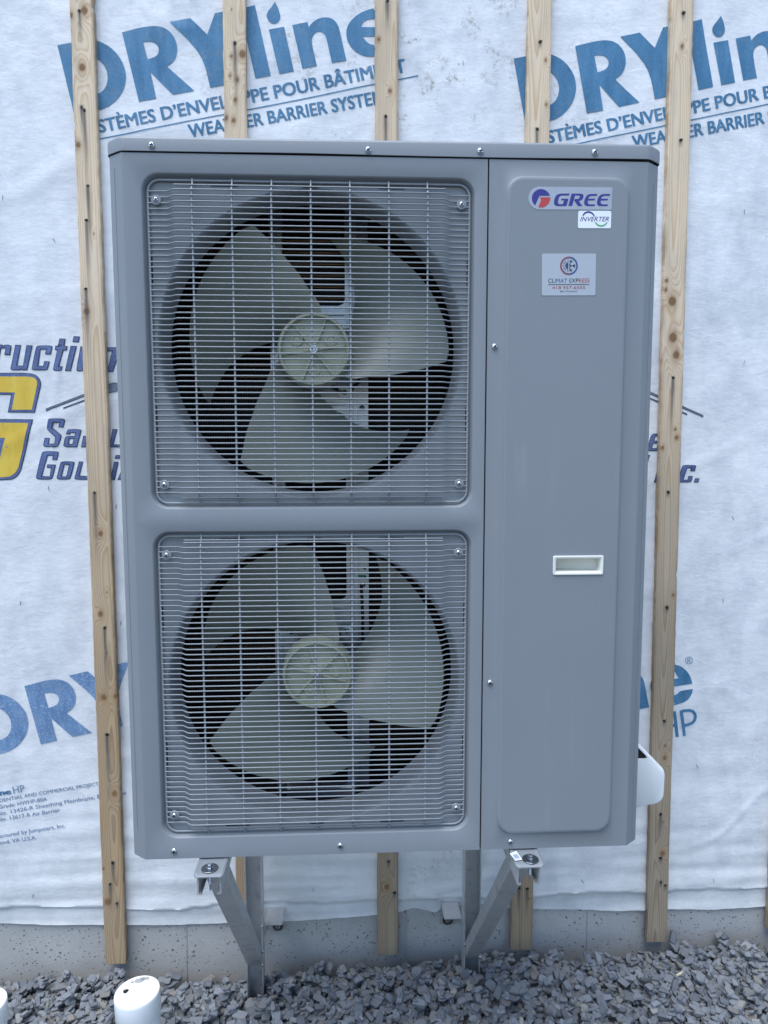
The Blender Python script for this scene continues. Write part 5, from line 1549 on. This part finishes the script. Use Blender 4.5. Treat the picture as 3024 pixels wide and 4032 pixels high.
# ================================================================== gravel
GP = [(-1.5, 0.05)] + DATA['gravel'] + [(1.9, 0.15)]
def ground_h(x, y):
    g = interp(GP, x) - 0.026
    base = 0.090 + 0.036 * sstep(-0.5, 0.7, x) + 0.007 * nz3(x * 1.6, y * 1.9, 2)
    f = math.exp(-max(0.0, W - y) / 0.075)
    return base + (g - base) * f + 0.005 * nz3(x * 5, y * 5, 7)
PILE = 0.030
gb = bpy.data.objects.new('gravel_bed', None)
COL.objects.link(gb)
verts, faces = [], []
xs_ = np.linspace(-1.55, 1.95, 100)
ys_ = list(np.linspace(-0.45, 0.66, 44))
for x in xs_:
    for y in ys_:
        verts.append((x, y, max(-0.019, ground_h(x, y) - PILE - 0.4 * max(0.0, 0.1 - y))))
ny = len(ys_)
for i in range(len(xs_) - 1):
    for j in range(ny - 1):
        a = i * ny + j
        faces.append((a, a + ny, a + ny + 1, a + 1))
bpy.data.objects.remove(gb)
me = bpy.data.meshes.new('gravel_bed')
me.from_pydata(verts, [], faces)
gb = inst('gravel_bed', finish(me, M['ground'], 60))
gb['kind'] = 'structure'
gb['label'] = 'bed of broken blue grey slate gravel along the foundation'
bm = bmesh.new()
v4 = [bm.verts.new(p) for p in ((-120, -120, -0.02), (120, -120, -0.02), (120, 120, -0.02), (-120, 120, -0.02))]
bm.faces.new(v4)
gr = obj('ground', bm, M['ground'], None, None)
gr['kind'] = 'structure'

rs = np.random.RandomState(12)
def stone_mesh(i):
    r_ = random.Random(100 + i)
    bm = bmesh.new()
    bmesh.ops.create_cube(bm, size=1.0)
    ax_ = (1.0, r_.uniform(0.40, 0.74), r_.choice((0.17, 0.20, 0.24, 0.28, 0.33, 0.40)))
    for v in bm.verts:
        v.co = Vector((v.co.x * ax_[0], v.co.y * ax_[1], v.co.z * ax_[2]))
        v.co += Vector((r_.uniform(-0.05, 0.05), r_.uniform(-0.05, 0.05), r_.uniform(-0.03, 0.03)))
    for q in range(r_.randint(10, 13)):
        if q < 8:
            t = 2 * math.pi * (q + r_.uniform(-0.3, 0.3)) / 8
            n_ = Vector((math.cos(t), math.sin(t), r_.choice((-1, 1)) * r_.uniform(0.1, 1.0)))
        else:
            n_ = Vector((r_.uniform(-1, 1), r_.uniform(-1, 1), r_.choice((-1, 1)) * r_.uniform(0.6, 1.3)))
        n_.normalize()
        sup = max(v.co.dot(n_) for v in bm.verts)
        c_ = n_ * sup * r_.uniform(0.66, 0.93)
        res = bmesh.ops.bisect_plane(bm, geom=bm.verts[:] + bm.edges[:] + bm.faces[:], plane_co=c_, plane_no=n_, clear_outer=True)
        cut = [e for e in res['geom_cut'] if isinstance(e, bmesh.types.BMEdge)]
        if cut:
            bmesh.ops.contextual_create(bm, geom=cut)
    bmesh.ops.remove_doubles(bm, verts=bm.verts, dist=0.02)
    bmesh.ops.recalc_face_normals(bm, faces=bm.faces)
    ext = [max(v.co[a] for v in bm.verts) - min(v.co[a] for v in bm.verts) for a in range(3)]
    mid = [(max(v.co[a] for v in bm.verts) + min(v.co[a] for v in bm.verts)) / 2 for a in range(3)]
    for v in bm.verts:
        v.co = (v.co - Vector(mid)) / ext[0]
    ext = [e / ext[0] for e in ext]
    bmesh.ops.triangulate(bm, faces=[f for f in bm.faces if len(f.verts) > 4])
    me = bpy.data.meshes.new('stone')
    bm.to_mesh(me)
    bm.free()
    finish(me, M['stone'])
    V = np.array([v.co[:] for v in me.vertices])
    return me, V, [tuple(p.vertices) for p in me.polygons], ext
SH = [stone_mesh(i) for i in range(26)]
GX0_, GX1_, GY0_, GY1_, CELL = -1.3, 1.7, 0.06, 0.638, 0.004
nxg, nyg = int((GX1_ - GX0_) / CELL), int((GY1_ - GY0_) / CELL)
Hm = np.empty((nxg, nyg))
for i in range(nxg):
    if i % 4 == 0:
        col = np.array([ground_h(GX0_ + CELL * i, GY0_ + CELL * j) - PILE for j in range(0, nyg, 4)])
        col = np.interp(np.arange(nyg), np.arange(0, nyg, 4), col)
    Hm[i] = col
H0 = Hm.copy()
placed = []
def drop(x, y, L, flat):
    k_ = rs.randint(len(SH))
    me, V, F_, ext = SH[k_]
    tilt = abs(rs.normal(0.15, 0.25 if flat else 0.50))
    ta = rs.uniform(0, 2 * math.pi) if rs.rand() < 0.55 else rs.normal(0.0, 0.7)
    Rm = np.array((Matrix.Rotation(tilt, 3, Vector((math.cos(ta), math.sin(ta), 0))) @ Matrix.Rotation(rs.uniform(0, 2 * math.pi), 3, 'Z')))
    P = (V * L) @ Rm.T
    if y + P[:, 1].max() > 0.636:
        y = 0.636 - P[:, 1].max()
    i0, i1 = int((x + P[:, 0].min() * 0.8 - GX0_) / CELL), int((x + P[:, 0].max() * 0.8 - GX0_) / CELL) + 1
    j0, j1 = int((y + P[:, 1].min() * 0.8 - GY0_) / CELL), int((y + P[:, 1].max() * 0.8 - GY0_) / CELL) + 1
    if i0 < 0 or j0 < 0 or i1 >= nxg or j1 >= nyg:
        return
    for px_, py_, _, pr_ in PIPES:
        if math.hypot(x - px_, y - py_) < pr_ + 0.30 * L:
            return
    for xp in (-0.194, 0.389):
        if abs(x - xp) < 0.022 + 0.35 * L and 0.51 - 0.4 * L < y < 0.57 + 0.4 * L:
            if rs.rand() < 0.85:
                return
    sub_ = Hm[i0:i1, j0:j1]
    if (sub_ - H0[i0:i1, j0:j1]).max() > 0.085:
        return
    gx = (np.arange(i0, i1) + 0.5) * CELL + GX0_ - x
    gy = (np.arange(j0, j1) + 0.5) * CELL + GY0_ - y
    # ellipsoid stand-in in the stone's own frame gives lower and upper surface
    E = np.array(ext) * L * 0.5 * 0.92
    Q = Rm @ np.diag(1 / E ** 2) @ Rm.T
    X_, Y_ = np.meshgrid(gx, gy, indexing='ij')
    a = Q[2, 2]
    b = 2 * (Q[0, 2] * X_ + Q[1, 2] * Y_)
    c_ = Q[0, 0] * X_ ** 2 + 2 * Q[0, 1] * X_ * Y_ + Q[1, 1] * Y_ ** 2 - 1
    disc = b * b - 4 * a * c_
    ok = disc > 0
    if not ok.any():
        return
    sq = np.sqrt(np.where(ok, disc, 0))
    lo_, hi_ = (-b - sq) / (2 * a), (-b + sq) / (2 * a)
    need = np.where(ok, sub_ - lo_, -9)
    z = np.sort(need[ok])[int(ok.sum() * 0.80)] if ok.sum() > 1 else need.max()
    Hm[i0:i1, j0:j1] = np.where(ok, np.maximum(sub_, z + hi_), sub_)
    placed.append((k_, x, y, z, L, Rm, rs.rand()))
for n_, (lo_s, hi_s, cnt, flat) in enumerate(((0.013, 0.024, 4200, True), (0.014, 0.030, 6500, False), (0.018, 0.038, 7000, False), (0.013, 0.026, 2600, False))):
    for q in range(cnt):
        L = lo_s + (hi_s - lo_s) * rs.rand() ** 1.6
        y = GY0_ + (GY1_ - GY0_) * rs.rand()
        drop(rs.uniform(GX0_ + 0.03, GX1_ - 0.03), y, L, flat)
DEV = Hm[:, -60:] - H0[:, -60:] - PILE
# the largest ones in view are stones of their own
seen = []
for i, s in enumerate(placed):
    k_, x, y, z, L, Rm, rn = s
    top = Hm[min(nxg - 1, max(0, int((x - GX0_) / CELL))), min(nyg - 1, max(0, int((y - GY0_) / CELL)))]
    vis = -0.93 + (0.63 - y) * 0.30 < x < 1.32 - (0.63 - y) * 0.35 and y > 0.37 and top - z < 0.6 * L
    if vis:
        seen.append((L * (1 + 0.2 * (0.63 - y)), i))
big = {i for _, i in sorted(seen, reverse=True)[:298]}
AV, AF, AR, off = [], [], [], 0
for i, (k_, x, y, z, L, Rm, rn) in enumerate(placed):
    me, V, F_, ext = SH[k_]
    if i in big:
        o = bpy.data.objects.new('stone', me)
        COL.objects.link(o)
        o.parent = gb
        m4 = Matrix([list(Rm[r] * L) + [(x, y, z)[r]] for r in range(3)] + [[0, 0, 0, 1]])
        o.matrix_basis = m4
    else:
        P = (V * L) @ Rm.T + (x, y, z)
        AV.append(P)
        AF += [tuple(v + off for v in f) for f in F_]
        AR += [rn] * len(V)
        off += len(V)
me = bpy.data.meshes.new('small_stones')
me.from_pydata(np.concatenate(AV).tolist(), [], AF)
at = me.attributes.new('rnd', 'FLOAT', 'POINT')
at.data.foreach_set('value', AR)
so = inst('small_stones', finish(me, M['stone']), gb)
so['kind'] = 'stuff'

# a pale splinter of wood lying on the stones
def top_at(x, y):
    return Hm[int((x - GX0_) / CELL), int((y - GY0_) / CELL)]
sx_, sy_ = 0.930, 0.462
bm = bmesh.new()
P = [(-0.022, -0.006), (-0.016, -0.001), (0.004, 0.003), (0.020, 0.010), (0.023, 0.010), (0.012, 0.001), (-0.006, -0.005)]
zz = max(top_at(sx_ + dx, sy_ + dy) for dx in (-0.02, 0, 0.02) for dy in (-0.005, 0.005)) + 0.001
lo_ = [bm.verts.new((sx_ + a, sy_ + b, zz + 0.08 * a)) for a, b in P]
hi_ = [bm.verts.new((sx_ + a * 0.96, sy_ + b * 0.96, zz + 0.08 * a + 0.0035)) for a, b in P]
bm.faces.new(lo_[::-1])
bm.faces.new(hi_)
for i in range(len(P)):
    j = (i + 1) % len(P)
    bm.faces.new((lo_[i], lo_[j], hi_[j], hi_[i]))
sp_ = obj('wood_splinter', bm, M['splinter'], None, None)
tag(sp_, 'pale splinter of wood lying on the gravel at the right', 'wood scrap')
